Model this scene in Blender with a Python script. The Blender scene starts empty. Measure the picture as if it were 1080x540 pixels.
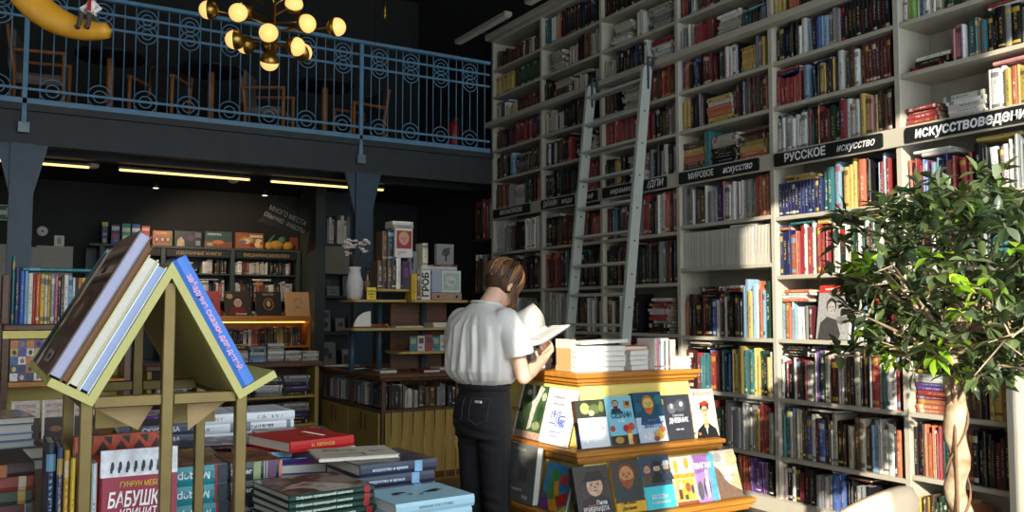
import bpy, bmesh, math, random
from mathutils import Vector, Matrix, noise as mnoise
random.seed(11)
R = random.random
def U(a, b): return a + (b - a) * random.random()
SC = bpy.context.scene
COL = SC.collection
PI = math.pi

# ------------------------------------------------------------------ colours and materials
def lin1(c):
    c = c / 255.0
    return c / 12.92 if c <= 0.04045 else ((c + 0.055) / 1.055) ** 2.4
def lin(c): return tuple(lin1(v) for v in c[:3]) + ((c[3],) if len(c) > 3 else (1.0,))
PAL = dict(W=(226,221,208), C=(196,184,156), K=(27,26,30), G=(28,72,50), N=(26,36,92), R=(168,30,32), M=(96,22,30), O=(205,98,34),
           Y=(216,178,48), T=(34,118,120), B=(48,95,178), L=(134,178,205), V=(96,50,142), P=(214,122,132), S=(136,136,138), D=(90,62,44), E=(124,182,40))
CNAME = dict(W='white', C='cream', K='black', G='dark green', N='navy blue', R='red', M='maroon', O='orange', Y='yellow', T='teal', B='blue',
             L='light blue', V='purple', P='pink', S='grey', D='brown', E='lime green')
MATS = {}
def nodes(name):
    m = bpy.data.materials.new(name); m.use_nodes = True
    nt = m.node_tree; b = nt.nodes['Principled BSDF']
    return m, nt, b
def mat(name, c, rough=.55, metal=0., var=.12, scale=9., bump=.0, emit=0., coat=0., c2=None, stretch=(1,1,1), spec=.5):
    if name in MATS: return MATS[name]
    m, nt, b = nodes(name)
    b.inputs['Roughness'].default_value = rough; b.inputs['Metallic'].default_value = metal
    b.inputs['Coat Weight'].default_value = coat
    b.inputs['Specular IOR Level'].default_value = spec
    tc = nt.nodes.new('ShaderNodeTexCoord'); mp = nt.nodes.new('ShaderNodeMapping'); mp.inputs['Scale'].default_value = stretch
    nz = nt.nodes.new('ShaderNodeTexNoise'); nz.inputs['Scale'].default_value = scale; nz.inputs['Detail'].default_value = 5
    nt.links.new(tc.outputs['Object'], mp.inputs['Vector']); nt.links.new(mp.outputs['Vector'], nz.inputs['Vector'])
    rp = nt.nodes.new('ShaderNodeValToRGB')
    l = lin(c); e = rp.color_ramp.elements
    e[0].position = .3; e[1].position = .72
    if c2 is None:
        e[0].color = tuple(v * (1 - var) for v in l[:3]) + (1,); e[1].color = tuple(min(1, v * (1 + var)) for v in l[:3]) + (1,)
    else:
        e[0].color = l; e[1].color = lin(c2)
    nt.links.new(nz.outputs['Fac'], rp.inputs['Fac']); nt.links.new(rp.outputs['Color'], b.inputs['Base Color'])
    if bump:
        bp = nt.nodes.new('ShaderNodeBump'); bp.inputs['Strength'].default_value = bump; bp.inputs['Distance'].default_value = .01
        nt.links.new(nz.outputs['Fac'], bp.inputs['Height']); nt.links.new(bp.outputs['Normal'], b.inputs['Normal'])
    if emit:
        b.inputs['Emission Color'].default_value = l; b.inputs['Emission Strength'].default_value = emit
    MATS[name] = m; return m

def book_material():
    """jacket colour from the mesh; lettering marks run along the spine where the mesh has spine coordinates"""
    m, nt, b = nodes('book_jacket'); N = nt.nodes; L = nt.links
    def math_(op, a, c=None, v=None):
        n = N.new('ShaderNodeMath'); n.operation = op
        for i, x in enumerate((a, c)):
            if x is None: continue
            if isinstance(x, (int, float)): n.inputs[i].default_value = x
            else: L.new(x, n.inputs[i])
        return n.outputs[0]
    ca = N.new('ShaderNodeAttribute'); ca.attribute_name = 'Col'
    aa = N.new('ShaderNodeAttribute'); aa.attribute_name = 'Acc'
    uv = N.new('ShaderNodeUVMap'); uv.uv_map = 'UV'
    sp = N.new('ShaderNodeSeparateXYZ'); L.new(uv.outputs['UV'], sp.inputs[0])
    u, v = sp.outputs[0], sp.outputs[1]; seed = aa.outputs['Alpha']
    cb = N.new('ShaderNodeCombineXYZ')
    L.new(math_('MULTIPLY', u, 2.2), cb.inputs[0]); L.new(math_('ADD', math_('MULTIPLY', v, 46.), math_('MULTIPLY', seed, 500.)), cb.inputs[1]); L.new(math_('MULTIPLY', seed, 90.), cb.inputs[2])
    nz = N.new('ShaderNodeTexNoise'); nz.inputs['Scale'].default_value = 1.; nz.inputs['Detail'].default_value = 1.
    L.new(cb.outputs[0], nz.inputs['Vector'])
    on = math_('GREATER_THAN', nz.outputs['Fac'], .53)
    inu = math_('LESS_THAN', math_('ABSOLUTE', math_('SUBTRACT', u, .5)), .17)
    inv = math_('LESS_THAN', math_('ABSOLUTE', math_('SUBTRACT', v, math_('ADD', .42, math_('MULTIPLY', seed, .25)))), .26)
    txt = math_('MULTIPLY', math_('MULTIPLY', on, inu), inv)
    band = math_('MULTIPLY', math_('GREATER_THAN', seed, .45), math_('LESS_THAN', math_('ABSOLUTE', math_('SUBTRACT', v, .1)), math_('MULTIPLY', seed, .045)))
    band2 = math_('MULTIPLY', math_('GREATER_THAN', seed, .72), math_('LESS_THAN', math_('ABSOLUTE', math_('SUBTRACT', v, .86)), .06))
    msk = math_('MAXIMUM', math_('MAXIMUM', txt, band), band2)
    mx = N.new('ShaderNodeMix'); mx.data_type = 'RGBA'
    L.new(math_('MULTIPLY', msk, .72), mx.inputs['Factor']); L.new(ca.outputs['Color'], mx.inputs['A']); L.new(aa.outputs['Color'], mx.inputs['B'])
    L.new(mx.outputs['Result'], b.inputs['Base Color']); b.inputs['Roughness'].default_value = .42
    return m
def paper_material():
    m, nt, b = nodes('book_paper'); N = nt.nodes; L = nt.links
    ca = N.new('ShaderNodeAttribute'); ca.attribute_name = 'Col'
    tc = N.new('ShaderNodeTexCoord'); wv = N.new('ShaderNodeTexNoise'); wv.inputs['Scale'].default_value = 260.
    L.new(tc.outputs['Object'], wv.inputs['Vector'])
    mx = N.new('ShaderNodeMix'); mx.data_type = 'RGBA'; mx.blend_type = 'MULTIPLY'; mx.inputs['Factor'].default_value = .35
    L.new(ca.outputs['Color'], mx.inputs['A']); L.new(wv.outputs['Color'], mx.inputs['B'])
    L.new(mx.outputs['Result'], b.inputs['Base Color']); b.inputs['Roughness'].default_value = .85
    return m
def ink_material():
    m, nt, b = nodes('printed_ink'); N = nt.nodes
    ca = N.new('ShaderNodeAttribute'); ca.attribute_name = 'Col'; L = nt.links
    tc = N.new('ShaderNodeTexCoord'); nz = N.new('ShaderNodeTexNoise'); nz.inputs['Scale'].default_value = 55.; nz.inputs['Detail'].default_value = 4
    rp = N.new('ShaderNodeValToRGB'); e = rp.color_ramp.elements; e[0].position = .35; e[0].color = (.55,.52,.50,1); e[1].position = .62; e[1].color = (1,1,1,1)
    L.new(tc.outputs['Object'], nz.inputs['Vector']); L.new(nz.outputs['Fac'], rp.inputs['Fac'])
    mx = N.new('ShaderNodeMix'); mx.data_type = 'RGBA'; mx.blend_type = 'MULTIPLY'; mx.inputs['Factor'].default_value = .6
    L.new(ca.outputs['Color'], mx.inputs['A']); L.new(rp.outputs['Color'], mx.inputs['B'])
    L.new(mx.outputs['Result'], b.inputs['Base Color']); b.inputs['Roughness'].default_value = .45
    return m
def photo_material(name, cols, scale=14., seed=0., rough=.32):
    """a printed picture: patches of a few inks"""
    m, nt, b = nodes(name); N = nt.nodes; L = nt.links
    tc = N.new('ShaderNodeTexCoord'); mp = N.new('ShaderNodeMapping'); mp.inputs['Location'].default_value = (seed, seed * 2.3, seed * .7)
    nz = N.new('ShaderNodeTexNoise'); nz.inputs['Scale'].default_value = scale; nz.inputs['Detail'].default_value = 3
    L.new(tc.outputs['Object'], mp.inputs['Vector']); L.new(mp.outputs['Vector'], nz.inputs['Vector'])
    rp = N.new('ShaderNodeValToRGB'); e = rp.color_ramp.elements; n = len(cols)
    while len(e) < n: e.new(.5)
    for i, c in enumerate(cols):
        e[i].position = .34 + .32 * i / (n - 1); e[i].color = lin(c)
    rp.color_ramp.interpolation = 'EASE'
    L.new(nz.outputs['Fac'], rp.inputs['Fac']); L.new(rp.outputs['Color'], b.inputs['Base Color']); b.inputs['Roughness'].default_value = rough
    return m
JACKET, PAPER, INK = book_material(), paper_material(), ink_material()

# ------------------------------------------------------------------ mesh builder
class MB:
    def __init__(s): s.v = []; s.f = []; s.c = []; s.a = []; s.uv = []; s.m = []; s.smooth = False; s.sf = []
    def face(s, idx, c=(1,1,1,1), a=(1,1,1,0), uv=None, m=0, sm=False):
        s.f.append(idx); s.c.append(c); s.a.append(a); s.uv.append(uv); s.m.append(m); s.sf.append(sm)
    def box(s, x0, x1, y0, y1, z0, z1, M=None, bev=0., **k):
        if bev > 0: return s.bbox(x0, x1, y0, y1, z0, z1, M, bev, **k)
        n = len(s.v)
        for p in ((x0,y0,z0),(x1,y0,z0),(x1,y1,z0),(x0,y1,z0),(x0,y0,z1),(x1,y0,z1),(x1,y1,z1),(x0,y1,z1)):
            p = Vector(p); s.v.append(tuple(M @ p if M else p))
        for q in ((0,3,2,1),(4,5,6,7),(0,1,5,4),(1,2,6,5),(2,3,7,6),(3,0,4,7)): s.face([n+i for i in q], **k)
        return s
    def bbox(s, x0, x1, y0, y1, z0, z1, M, b, **k):
        """a box with its twelve edges chamfered"""
        b = min(b, (x1-x0)*.45, (y1-y0)*.45, (z1-z0)*.45); n = len(s.v); ix = {}
        X, Y, Z = (x0, x1), (y0, y1), (z0, z1)
        for i in (0,1):
            for j in (0,1):
                for l in (0,1):
                    for ax in range(3):
                        p = [X[i], Y[j], Z[l]]; d = [b*(1-2*i), b*(1-2*j), b*(1-2*l)]
                        for q in range(3):
                            if q != ax: p[q] += d[q]
                        ix[(i,j,l,ax)] = len(s.v); P = Vector(p); s.v.append(tuple(M @ P if M else P))
        def q(*a, flip=False):
            s.face(list(a[::-1]) if flip else list(a), **k)
        for ax in range(3):
            o = [x for x in range(3) if x != ax]
            for e in (0,1):
                def g(a1, a2, ax=ax, e=e, o=o):
                    t = [0,0,0]; t[ax] = e; t[o[0]] = a1; t[o[1]] = a2; return ix[(t[0],t[1],t[2],ax)]
                q(g(0,0), g(1,0), g(1,1), g(0,1), flip=(e == 0) ^ (ax == 1))
        for ax in range(3):                                   # edges parallel to ax
            o = [x for x in range(3) if x != ax]
            for a1 in (0,1):
                for a2 in (0,1):
                    def g(e, which):
                        t = [0,0,0]; t[ax] = e; t[o[0]] = a1; t[o[1]] = a2; return ix[(t[0],t[1],t[2],which)]
                    q(g(0,o[0]), g(1,o[0]), g(1,o[1]), g(0,o[1]), flip=bool((a1 ^ a2) ^ (ax == 1)) )
        for i in (0,1):
            for j in (0,1):
                for l in (0,1):
                    q(ix[(i,j,l,0)], ix[(i,j,l,1)], ix[(i,j,l,2)], flip=bool((i+j+l) % 2 == 0))
        return s
    def prism(s, pts, d, M=None, **k):
        """polygon pts (x,z) extruded along y from d[0] to d[1]"""
        n = len(s.v); N = len(pts)
        for y in d:
            for x, z in pts:
                p = Vector((x, y, z)); s.v.append(tuple(M @ p if M else p))
        s.face([n+i for i in range(N)], **k); s.face([n+N+i for i in range(N-1,-1,-1)], **k)
        for i in range(N):
            j = (i+1) % N; s.face([n+i, n+N+i, n+N+j, n+j], **k)
        return s
    def tube(s, pts, r, seg=8, closed=False, caps=True, **k):
        """pts list of 3-vectors, r number or list"""
        P = [Vector(p) for p in pts]; N = len(P)
        if not isinstance(r, (list, tuple)): r = [r]*N
        n = len(s.v); up = None
        for i in range(N):
            if closed: t = P[(i+1) % N] - P[i-1]
            else: t = P[min(i+1, N-1)] - P[max(i-1, 0)]
            t.normalize()
            if up is None:
                up = Vector((0,0,1)) if abs(t.z) < .9 else Vector((1,0,0))
            a = up - t*up.dot(t)
            if a.length < 1e-5: a = t.orthogonal()
            a.normalize(); up = a; b = t.cross(a)
            for j in range(seg):
                w = 2*PI*j/seg; s.v.append(tuple(P[i] + (a*math.cos(w) + b*math.sin(w))*r[i]))
        k.setdefault('sm', True)
        for i in range(N if closed else N-1):
            i2 = (i+1) % N
            for j in range(seg):
                j2 = (j+1) % seg; s.face([n+i*seg+j, n+i2*seg+j, n+i2*seg+j2, n+i*seg+j2][::-1], **k)
        if caps and not closed:
            k2 = dict(k); k2['sm'] = False
            s.face([n+j for j in range(seg)], **k2); s.face([n+(N-1)*seg+j for j in range(seg-1,-1,-1)], **k2)
        return s
    def lathe(s, prof, M=None, seg=20, **k):
        """prof list of (r,z) around the z axis"""
        n = len(s.v); k.setdefault('sm', True)
        for r, z in prof:
            for j in range(seg):
                w = 2*PI*j/seg; p = Vector((r*math.cos(w), r*math.sin(w), z)); s.v.append(tuple(M @ p if M else p))
        for i in range(len(prof)-1):
            for j in range(seg):
                j2 = (j+1) % seg; s.face([n+i*seg+j, n+i*seg+j2, n+(i+1)*seg+j2, n+(i+1)*seg+j], **k)
        s.face([n+j for j in range(seg-1,-1,-1)], **k); s.face([n+(len(prof)-1)*seg+j for j in range(seg)], **k)
        return s
    def sphere(s, c, r, seg=14, rings=8, M=None, **k):
        prof = []
        for i in range(rings+1):
            w = -PI/2 + PI*i/rings; prof.append((max(math.cos(w), 1e-3), math.sin(w)))
        if isinstance(r, (int, float)): r = (r, r, r)
        T = Matrix.Translation(c) @ (M or Matrix()) @ Matrix.Diagonal((*r, 1))
        return s.lathe(prof, T, seg, **k)
    def build(s, name, mats, parent=None, loc=None, rotz=None):
        me = bpy.data.meshes.new(name); me.from_pydata(s.v, [], s.f)
        if not isinstance(mats, (list, tuple)): mats = [mats]
        for m in mats: me.materials.append(m)
        if any(s.m): me.polygons.foreach_set('material_index', s.m)
        if any(s.sf): me.polygons.foreach_set('use_smooth', s.sf)
        if any(m in (JACKET, PAPER, INK) for m in mats) or getattr(s, 'colored', False):
            for nm, src in (('Col', s.c), ('Acc', s.a)):
                at = me.color_attributes.new(nm, 'FLOAT_COLOR', 'CORNER'); buf = []
                for p, c in zip(s.f, src): buf.extend(list(c)*len(p))
                at.data.foreach_set('color', buf)
            uvl = me.uv_layers.new(name='UV'); buf = []
            for p, q in zip(s.f, s.uv):
                if q is None: buf.extend((-5., -5.)*len(p))
                else:
                    for t in q: buf.extend(t)
            uvl.data.foreach_set('uv', buf)
        me.update()
        o = bpy.data.objects.new(name, me); COL.objects.link(o)
        if parent is not None: o.parent = parent
        if loc is not None: o.location = loc
        if rotz is not None: o.rotation_euler[2] = rotz
        return o

def tag(o, label=None, cat=None, group=None, kind=None):
    if label: o['label'] = label
    if cat: o['category'] = cat
    if group: o['group'] = group
    if kind: o['kind'] = kind
    return o
def thing(name, label, cat, loc=(0,0,0), rotz=0., group=None, M=None):
    o = bpy.data.objects.new(name, None); COL.objects.link(o); o.empty_display_size = .05
    if M is not None: o.matrix_world = M
    else: o.location = loc; o.rotation_euler = (0, 0, rotz)
    return tag(o, label, cat, group)
def struct(name, mb, m, label=None):
    o = mb.build(name, m); tag(o, label, None, None, 'structure'); return o
def copy_tree(o, parent=None):
    c = o.copy(); COL.objects.link(c); c.parent = parent
    for ch in list(o.children): copy_tree(ch, c)
    return c
def text(parent, s, size, M, m, name='lettering', shear=0., align='CENTER', ext=.0004, bold=0., sx=1., spacing=1.):
    cu = bpy.data.curves.new(name, 'FONT'); cu.body = s; cu.size = size; cu.extrude = ext; cu.shear = shear; cu.offset = bold
    cu.align_x = align; cu.align_y = 'CENTER'; cu.space_character = spacing; cu.resolution_u = 3
    cu.materials.append(m)
    tmp = bpy.data.objects.new(name+'_tmp', cu); COL.objects.link(tmp)
    me = bpy.data.meshes.new_from_object(tmp.evaluated_get(bpy.context.evaluated_depsgraph_get())); me.name = name
    bpy.data.objects.remove(tmp); bpy.data.curves.remove(cu); me.transform(M @ Matrix.Diagonal((sx, 1, 1, 1)))
    o = bpy.data.objects.new(name, me); COL.objects.link(o); o.parent = parent; return o
# text plane frames: text x -> first axis, text y -> second axis
def frame(o, x, y):
    x = Vector(x).normalized(); y = Vector(y); y = (y - x*y.dot(x)).normalized(); z = x.cross(y)
    return Matrix(((x.x,y.x,z.x,o[0]),(x.y,y.y,z.y,o[1]),(x.z,y.z,z.z,o[2]),(0,0,0,1)))

# ------------------------------------------------------------------ books
def jit(c, a=.12):
    l = lin(c); g_ = sum(l[:3])/3; l = tuple(v*.72+g_*.28 for v in l[:3]); k = .86 + U(-a, a)*1.6; return (min(1, l[0]*k*(1+U(-.06,.06))), min(1, l[1]*k*(1+U(-.06,.06))), min(1, l[2]*k*(1+U(-.06,.06))), 1.)
def accent(c):
    l = sum(lin(c)[:3])/3
    a = random.choice([(225,215,190)]*4 + [(205,170,70)]*3 + [(200,40,35), (120,170,200)]) if l < .35 else random.choice([(25,25,28)]*4 + [(150,30,30), (30,50,110), (110,80,50)])
    return lin(a)[:3] + (R(),)
def emit_cover(mb, M, t, h, d, col, acc, m=0, front=None):
    """jacket: boards, rounded spine; a=depth from spine (x), b=thickness (y), c=height (z)"""
    th = min(.003, t*.14); n = len(mb.v)
    o = [(d,0),(.004,0),(0,t*.3),(0,t*.7),(.004,t),(d,t)]; i = [(d,t-th),(.007,t-th),(.007,th),(d,th)]
    poly = o + i
    for c in (0, h):
        for a, b in poly: mb.v.append(tuple(M @ Vector((a, b, c))))
    N = 10; vs = [0,0,1/6,.5,5/6,1]
    bs = [0,0,.3,.7,1,1]
    for k in range(N):
        j = (k+1) % N; uv = None
        if k in (1,2,3): uv = [(bs[k],0),(bs[k],1),(bs[j],1),(bs[j],0)]
        mb.face([n+k, n+N+k, n+N+j, n+j], c=col, a=acc, uv=uv, m=(front if front is not None and k in (0,4) else m))
    mb.face([n+k for k in range(N)], c=col, a=acc, m=m); mb.face([n+N+k for k in range(N-1,-1,-1)], c=col, a=acc, m=m)
def emit_pages(mb, M, t, h, d, col, m=1):
    th = min(.003, t*.14); e = .004
    mb.box(.0068, d-e, th, t-th, e, h-e, M=M, c=col, m=m)
PAGE = [(232,224,202), (222,212,186), (206,194,166), (236,232,222)]
def emit_book(mb, M, t, h, d, col, acc=None, page=None):
    emit_cover(mb, M, t, h, d, jit(col), acc or accent(col)); emit_pages(mb, M, t, h, d, lin(page or random.choice(PAGE)))

BOOKS = []      # every shelf book: dict(M,t,h,d,letter,shelf,ord,...)
SHELVES = {}    # shelf key -> phrase
def shelf_pos_matrix(o, xdir, M=None): pass
def add_book(M, t, h, d, letter, shelf, how, page=None, kind='book'):
    BOOKS.append(dict(M=M, t=t, h=h, d=d, l=letter, shelf=shelf, how=how, page=page, kind=kind))
import re
def fill(shelf, O, run, into, width, clear, spec, depth=.26):
    """O: front corner (viewer's left end) of a shelf top; run: unit vector to the viewer's right; into: unit vector to the back.
    Books stand with the spine towards the viewer."""
    O = Vector(O); run = Vector(run); into = Vector(into); up = Vector((0,0,1)); pos = .004
    def MM(p, a, b, c): return Matrix(((a.x,b.x,c.x,p.x),(a.y,b.y,c.y,p.y),(a.z,b.z,c.z,p.z),(0,0,0,1)))
    for tok in spec.split():
        g = re.match(r'([rsugmL])(\d+)([A-Z]*)(?:/(\d+))?(?:\^(\d+)([A-Z]*))?$', tok)
        ty, w, pal, hf, tn, tp = g.group(1), int(g.group(2))/100*(width-.01), g.group(3) or 'KDW', int(g.group(4) or 82)/100, int(g.group(5) or 0), g.group(6)
        end = pos + w
        if ty == 'g': pos = end; continue
        if ty in 'ruLm':
            start = pos; hmax = 0
            if ty == 'u': ut, uh, ul = U(.022, .032), clear*hf, pal[0]
            last = None
            k = 0
            while True:
                if ty == 'u': t, h, l, dd = ut, uh, pal[0], .19
                elif ty == 'm': t, h, l, dd = U(.009, .013), clear*hf*U(.985,1.0), 'C', .21
                else:
                    t = random.choice((.011,.015,.018,.022,.026,.03,.036,.043)) * U(.9,1.15); h = min(clear*.97, clear*hf*U(.86, 1.1)); dd = U(.15,.21)
                    l = pal[min(len(pal)-1, int((pos-start)/w*len(pal)))] if R() < .72 else random.choice(pal)
                if pos + t > end: break
                fr = 0. if ty in 'um' else U(-.012,.012)
                ang = 0.
                if ty == 'L': ang = .16
                elif ty == 'r' and R() < .05 and pos + t + .03 < end: ang = U(.03,.09)
                if ang:
                    if pos + h*math.sin(ang) + t*1.1 < end:       # leans to the viewer's left
                        b2 = run*math.cos(ang) + up*math.sin(ang); c2 = up*math.cos(ang) - run*math.sin(ang)
                        p = O + run*(pos + h*math.sin(ang)) + into*(.03+fr)
                        add_book(MM(p + up*.0006, into, b2, c2), t, h*.97, dd, l, shelf, 'stand'); pos += t*math.cos(ang) + h*math.sin(ang) + .001; hmax = max(hmax, h); k += 1; continue
                add_book(MM(O + run*pos + into*(.03+fr) + up*.0006, into, run, up), t, h, dd, l, shelf, 'stand', kind='magazine' if ty == 'm' else 'book')
                pos += t + .0012; hmax = max(hmax, h); k += 1
            if tn:
                z = hmax + .001; wrow = pos - start
                for q in range(tn):
                    L_ = min(wrow*.98, U(.2,.27)); t = U(.012,.024)
                    if z + t > clear*.99: break
                    off = start + U(0, max(0, wrow - L_))
                    l = random.choice(tp or pal)
                    # lying flat: height runs along the shelf, thickness up
                    add_book(MM(O + run*(off + L_) + into*(.03+U(0,.015)) + up*z, into, up, -run), t, L_, U(.15,.19), l, shelf, 'lie')
                    z += t + .0008
            pos = end
        elif ty == 's':
            z = .0006; L0 = min(w*.97, .28); i = 0
            tgt = clear*(hf if g.group(4) else .8)
            nst = max(1, int(w/.33 + .3)); ww = w/nst
            for q in range(nst):
                z = .0006; L0 = min(ww*.96, U(.23,.29))
                for i in range(30):
                    t = U(.014,.034); L_ = L0*U(.88,1.)
                    if z + t > tgt: break
                    l = pal[-1-min(len(pal)-1, int(z/tgt*len(pal)))]
                    o_ = (ww-L_)*U(.2,.8)
                    add_book(MM(O + run*(pos + q*ww + o_ + L_) + into*(.028+U(0,.02)) + up*z, into, up, -run), t, L_, U(.16,.2), l, shelf, 'lie')
                    z += t + .0008
            pos = end
# ------------------------------------------------------------------ materials used across the shop
WHITEP = mat('shelf_paint', (182,175,156), .5, var=.06, scale=6)
STEEL = mat('steel_paint_bluegrey', (54,74,88), .42, var=.12)
BEAM = mat('beam_paint', (50,52,52), .55, var=.15)
RAILM = mat('railing_paint_blue', (106,150,178), .38, var=.1)
DARKWALL = mat('dark_wall', (44,43,40), .8, var=.15, scale=3, bump=.05)
CEIL = mat('dark_ceiling', (16,17,18), .9, var=.15)
BLACK = mat('sign_black', (20,20,21), .6)
CHALK = mat('chalk_white', (236,236,230), .7, var=.03)
BRASS = mat('brushed_brass', (168,132,62), .34, .95, var=.15, scale=30)
BRASSP = mat('stand_bronze', (116,98,54), .42, .55, var=.12, scale=14)
LIME = mat('pale_olive_paint', (190,182,104), .5, var=.05)
YPANEL = mat('yellow_panel', (236,214,118), .55, var=.06, scale=3)
OLIVE = mat('olive_panel', (176,146,72), .55, var=.08, stretch=(6,6,.6), scale=5)
OAK = mat('honey_wood', (168,104,30), .42, c2=(196,134,52), stretch=(1,12,14), scale=4)
WALNUT = mat('dark_wood', (78,48,26), .4, c2=(112,72,40), stretch=(1.5,10,14), scale=4)
DGREY = mat('back_shelf_paint', (52,60,58), .5, var=.1)
PAPERW = mat('white_paper', (236,230,216), .8, var=.03)

# ------------------------------------------------------------------ the room
def fl_mat():
    m = mat('plank_floor', (70,56,44), .5, c2=(96,76,58), stretch=(2,18,1), scale=3, bump=.05); return m
struct('floor', MB().box(-2.6,5.3,-1,11.2,-.12,0), fl_mat())
struct('ceiling', MB().box(-2.6,5.3,-1,11.2,5.7,5.85), CEIL)
struct('wall_right', MB().box(5.1,5.3,-1,11.2,0,5.7), DARKWALL)
struct('wall_left', MB().box(-2.8,-2.6,-1,-.2,0,5.7).box(-2.8,-2.6,-.2,4.2,0,.9).box(-2.8,-2.6,-.2,4.2,3.3,5.7).box(-2.8,-2.6,1.95,2.05,.9,3.3).box(-2.8,-2.6,4.2,11.2,0,5.7), DARKWALL)
struct('sun_blocker_wall', MB().box(-5.4,-5.0,-4.2,8.0,-.1,4.7), mat('pale_render',(214,208,196),.9,scale=4), 'pale wall of the house across the lane outside the side windows')  # added out of view to keep direct sun off the side windows
struct('wall_back', MB().box(-2.6,5.1,11.0,11.2,0,5.7), DARKWALL)
# street front with its windows, behind the photographer
def front_wall():
    mb = MB(); y0, y1 = -1.0, -.8
    xs = [(-2.6,-1.37,None),(-1.37,-.73,(2.62,3.85)),(-.73,-.53,None),(-.53,.28,(.5,3.9)),(.28,.36,None),(.36,1.72,(.5,4.5)),(1.72,1.8,None),(1.8,3.3,(.5,4.5)),(3.3,3.38,None),(3.38,4.7,(.5,4.5)),(4.7,5.1,None)]
    op = []
    for a, b, h in xs:
        if h is None: mb.box(a,b,y0,y1,0,5.7)
        else: mb.box(a,b,y0,y1,0,h[0]); mb.box(a,b,y0,y1,h[1],5.7); op.append((a,b,h[0],h[1]))
    return mb, op
fw, OPEN = front_wall(); struct('wall_front', fw, DARKWALL)
for k, (a, b, z0, z1) in enumerate(OPEN):
    mb = MB(); w = .035
    mb.box(a,a+w,-.95,-.88,z0,z1).box(b-w,b,-.95,-.88,z0,z1).box(a+w,b-w,-.95,-.88,z0,z0+w).box(a+w,b-w,-.95,-.88,z1-w,z1)
    zm = (z0+z1)/2+.35
    if z1-z0 > 2: mb.box(a+w,b-w,-.94,-.9,zm-.02,zm+.02)
    struct('window_%d' % (k+1), mb, STEEL)
for k, (a, b) in enumerate(((-.2,1.95),(2.05,4.2))):
    w = .035; mb = MB().box(-2.74,-2.68,a,a+w,.9,3.3).box(-2.74,-2.68,b-w,b,.9,3.3).box(-2.74,-2.68,a+w,b-w,.9,.9+w).box(-2.74,-2.68,a+w,b-w,3.3-w,3.3).box(-2.73,-2.69,a+w,b-w,2.4,2.44)
    struct('window_%d' % (k+6), mb, STEEL)
# mezzanine: slab, edge beam, joist beam, columns
struct('mezzanine_slab', MB().box(-2.6,5.1,8.42,11.0,3.0,3.12), CEIL, 'dark slab of the mezzanine behind the blue railing')
struct('mezzanine_edge_beam', MB().box(-2.6,4.74,8.30,8.42,2.78,3.12).box(-2.6,4.74,8.26,8.30,3.06,3.12), BEAM, 'dark grey steel beam along the mezzanine edge under the railing')
struct('mezzanine_joist', MB().box(-2.6,5.1,8.95,9.1,2.80,3.0), BEAM, 'second dark beam under the mezzanine behind its edge')
struct('mezzanine_ceiling_panel', MB().box(-2.6,5.1,9.1,11.0,2.86,3.0), CEIL, 'dark ceiling under the mezzanine')
def column(x):
    mb = MB(); w = .088; z = 2.78
    mb.box(x-w,x+w,8.26,8.275,0,z).box(x-w,x+w,8.42,8.435,0,z).box(x-.012,x+.012,8.275,8.42,0,z)
    mb.box(x-w,x+w,8.276,8.30,0,z)                                         # front flange face
    for s in (-1,1): mb.prism([(x+s*w,z),(x+s*(w+.1),z),(x+s*w,z-.42)], (8.29,8.33))
    mb.box(x-.14,x+.14,8.2,8.46,0,.02)
    return struct('steel_column', mb, STEEL, 'blue-grey steel column with triangular brackets under the mezzanine beam')
column(.25); column(3.25)
tag(bpy.data.objects['steel_column'], 'blue-grey steel column standing behind the picture book shelf with brown end')
# door in the back wall, exit sign, switch plates
CREAM = mat('door_paint', (176,170,152), .55, var=.04)
d = struct('door_1', MB().box(-.05,.42,10.97,11.0,0,2.06).box(.42,.5,10.96,11.0,0,2.1).box(.5,.86,10.96,11.0,2.04,2.12).box(-.13,.42,10.96,11.0,2.06,2.12).box(.5,.8,10.975,11.0,0,2.04).box(.8,.86,10.96,11.0,0,2.04).box(.54,.76,10.965,10.975,1.2,1.95,bev=.01).box(.02,.36,10.955,10.97,1.2,1.95,bev=.01), CREAM, 'cream double door in the dark back wall')
t = thing('exit_sign', 'small green and white exit sign on the dark wall above the cream door', 'sign', (.2,10.99,2.0))
sg = mat('exit_green', (44,120,76), .5)
MB().box(-.11,.11,-.02,0,.38,.55,bev=.006).build('sign_box', PAPERW, t)
MB().box(-.1,.1,-.023,-.0205,.39,.54).build('sign_face', sg, t)
mb = MB(); mb.prism([(-.07,.44),(.0,.44),(.0,.41),(.06,.465),(.0,.52),(.0,.49),(-.07,.49)], (-.0255,-.0235)); mb.build('arrow', PAPERW, t)
t = thing('wall_socket', 'white double switch plate on the dark wall beside the cream door', 'switch', (.72,10.99,2.18))
MB().box(-.05,.05,-.012,0,-.06,.06,bev=.005).build('plate', PAPERW, t); MB().box(-.02,.02,-.018,-.012,-.035,.035,bev=.003).build('rocker', CREAM, t)
t = thing('smoke_alarm', 'round white smoke alarm on the dark wall left of the switch plate', 'alarm', (.55,10.99,2.28))
MB().lathe([(.001,0),(.055,0),(.055,.02),(.03,.035),(.001,.036)], Matrix.Rotation(PI/2,4,'X'), 18).build('housing', PAPERW, t)
MB().lathe([(.001,.036),(.012,.036),(.012,.042),(.001,.043)], Matrix.Rotation(PI/2,4,'X'), 12).build('sensor', STEEL, t)
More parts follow.
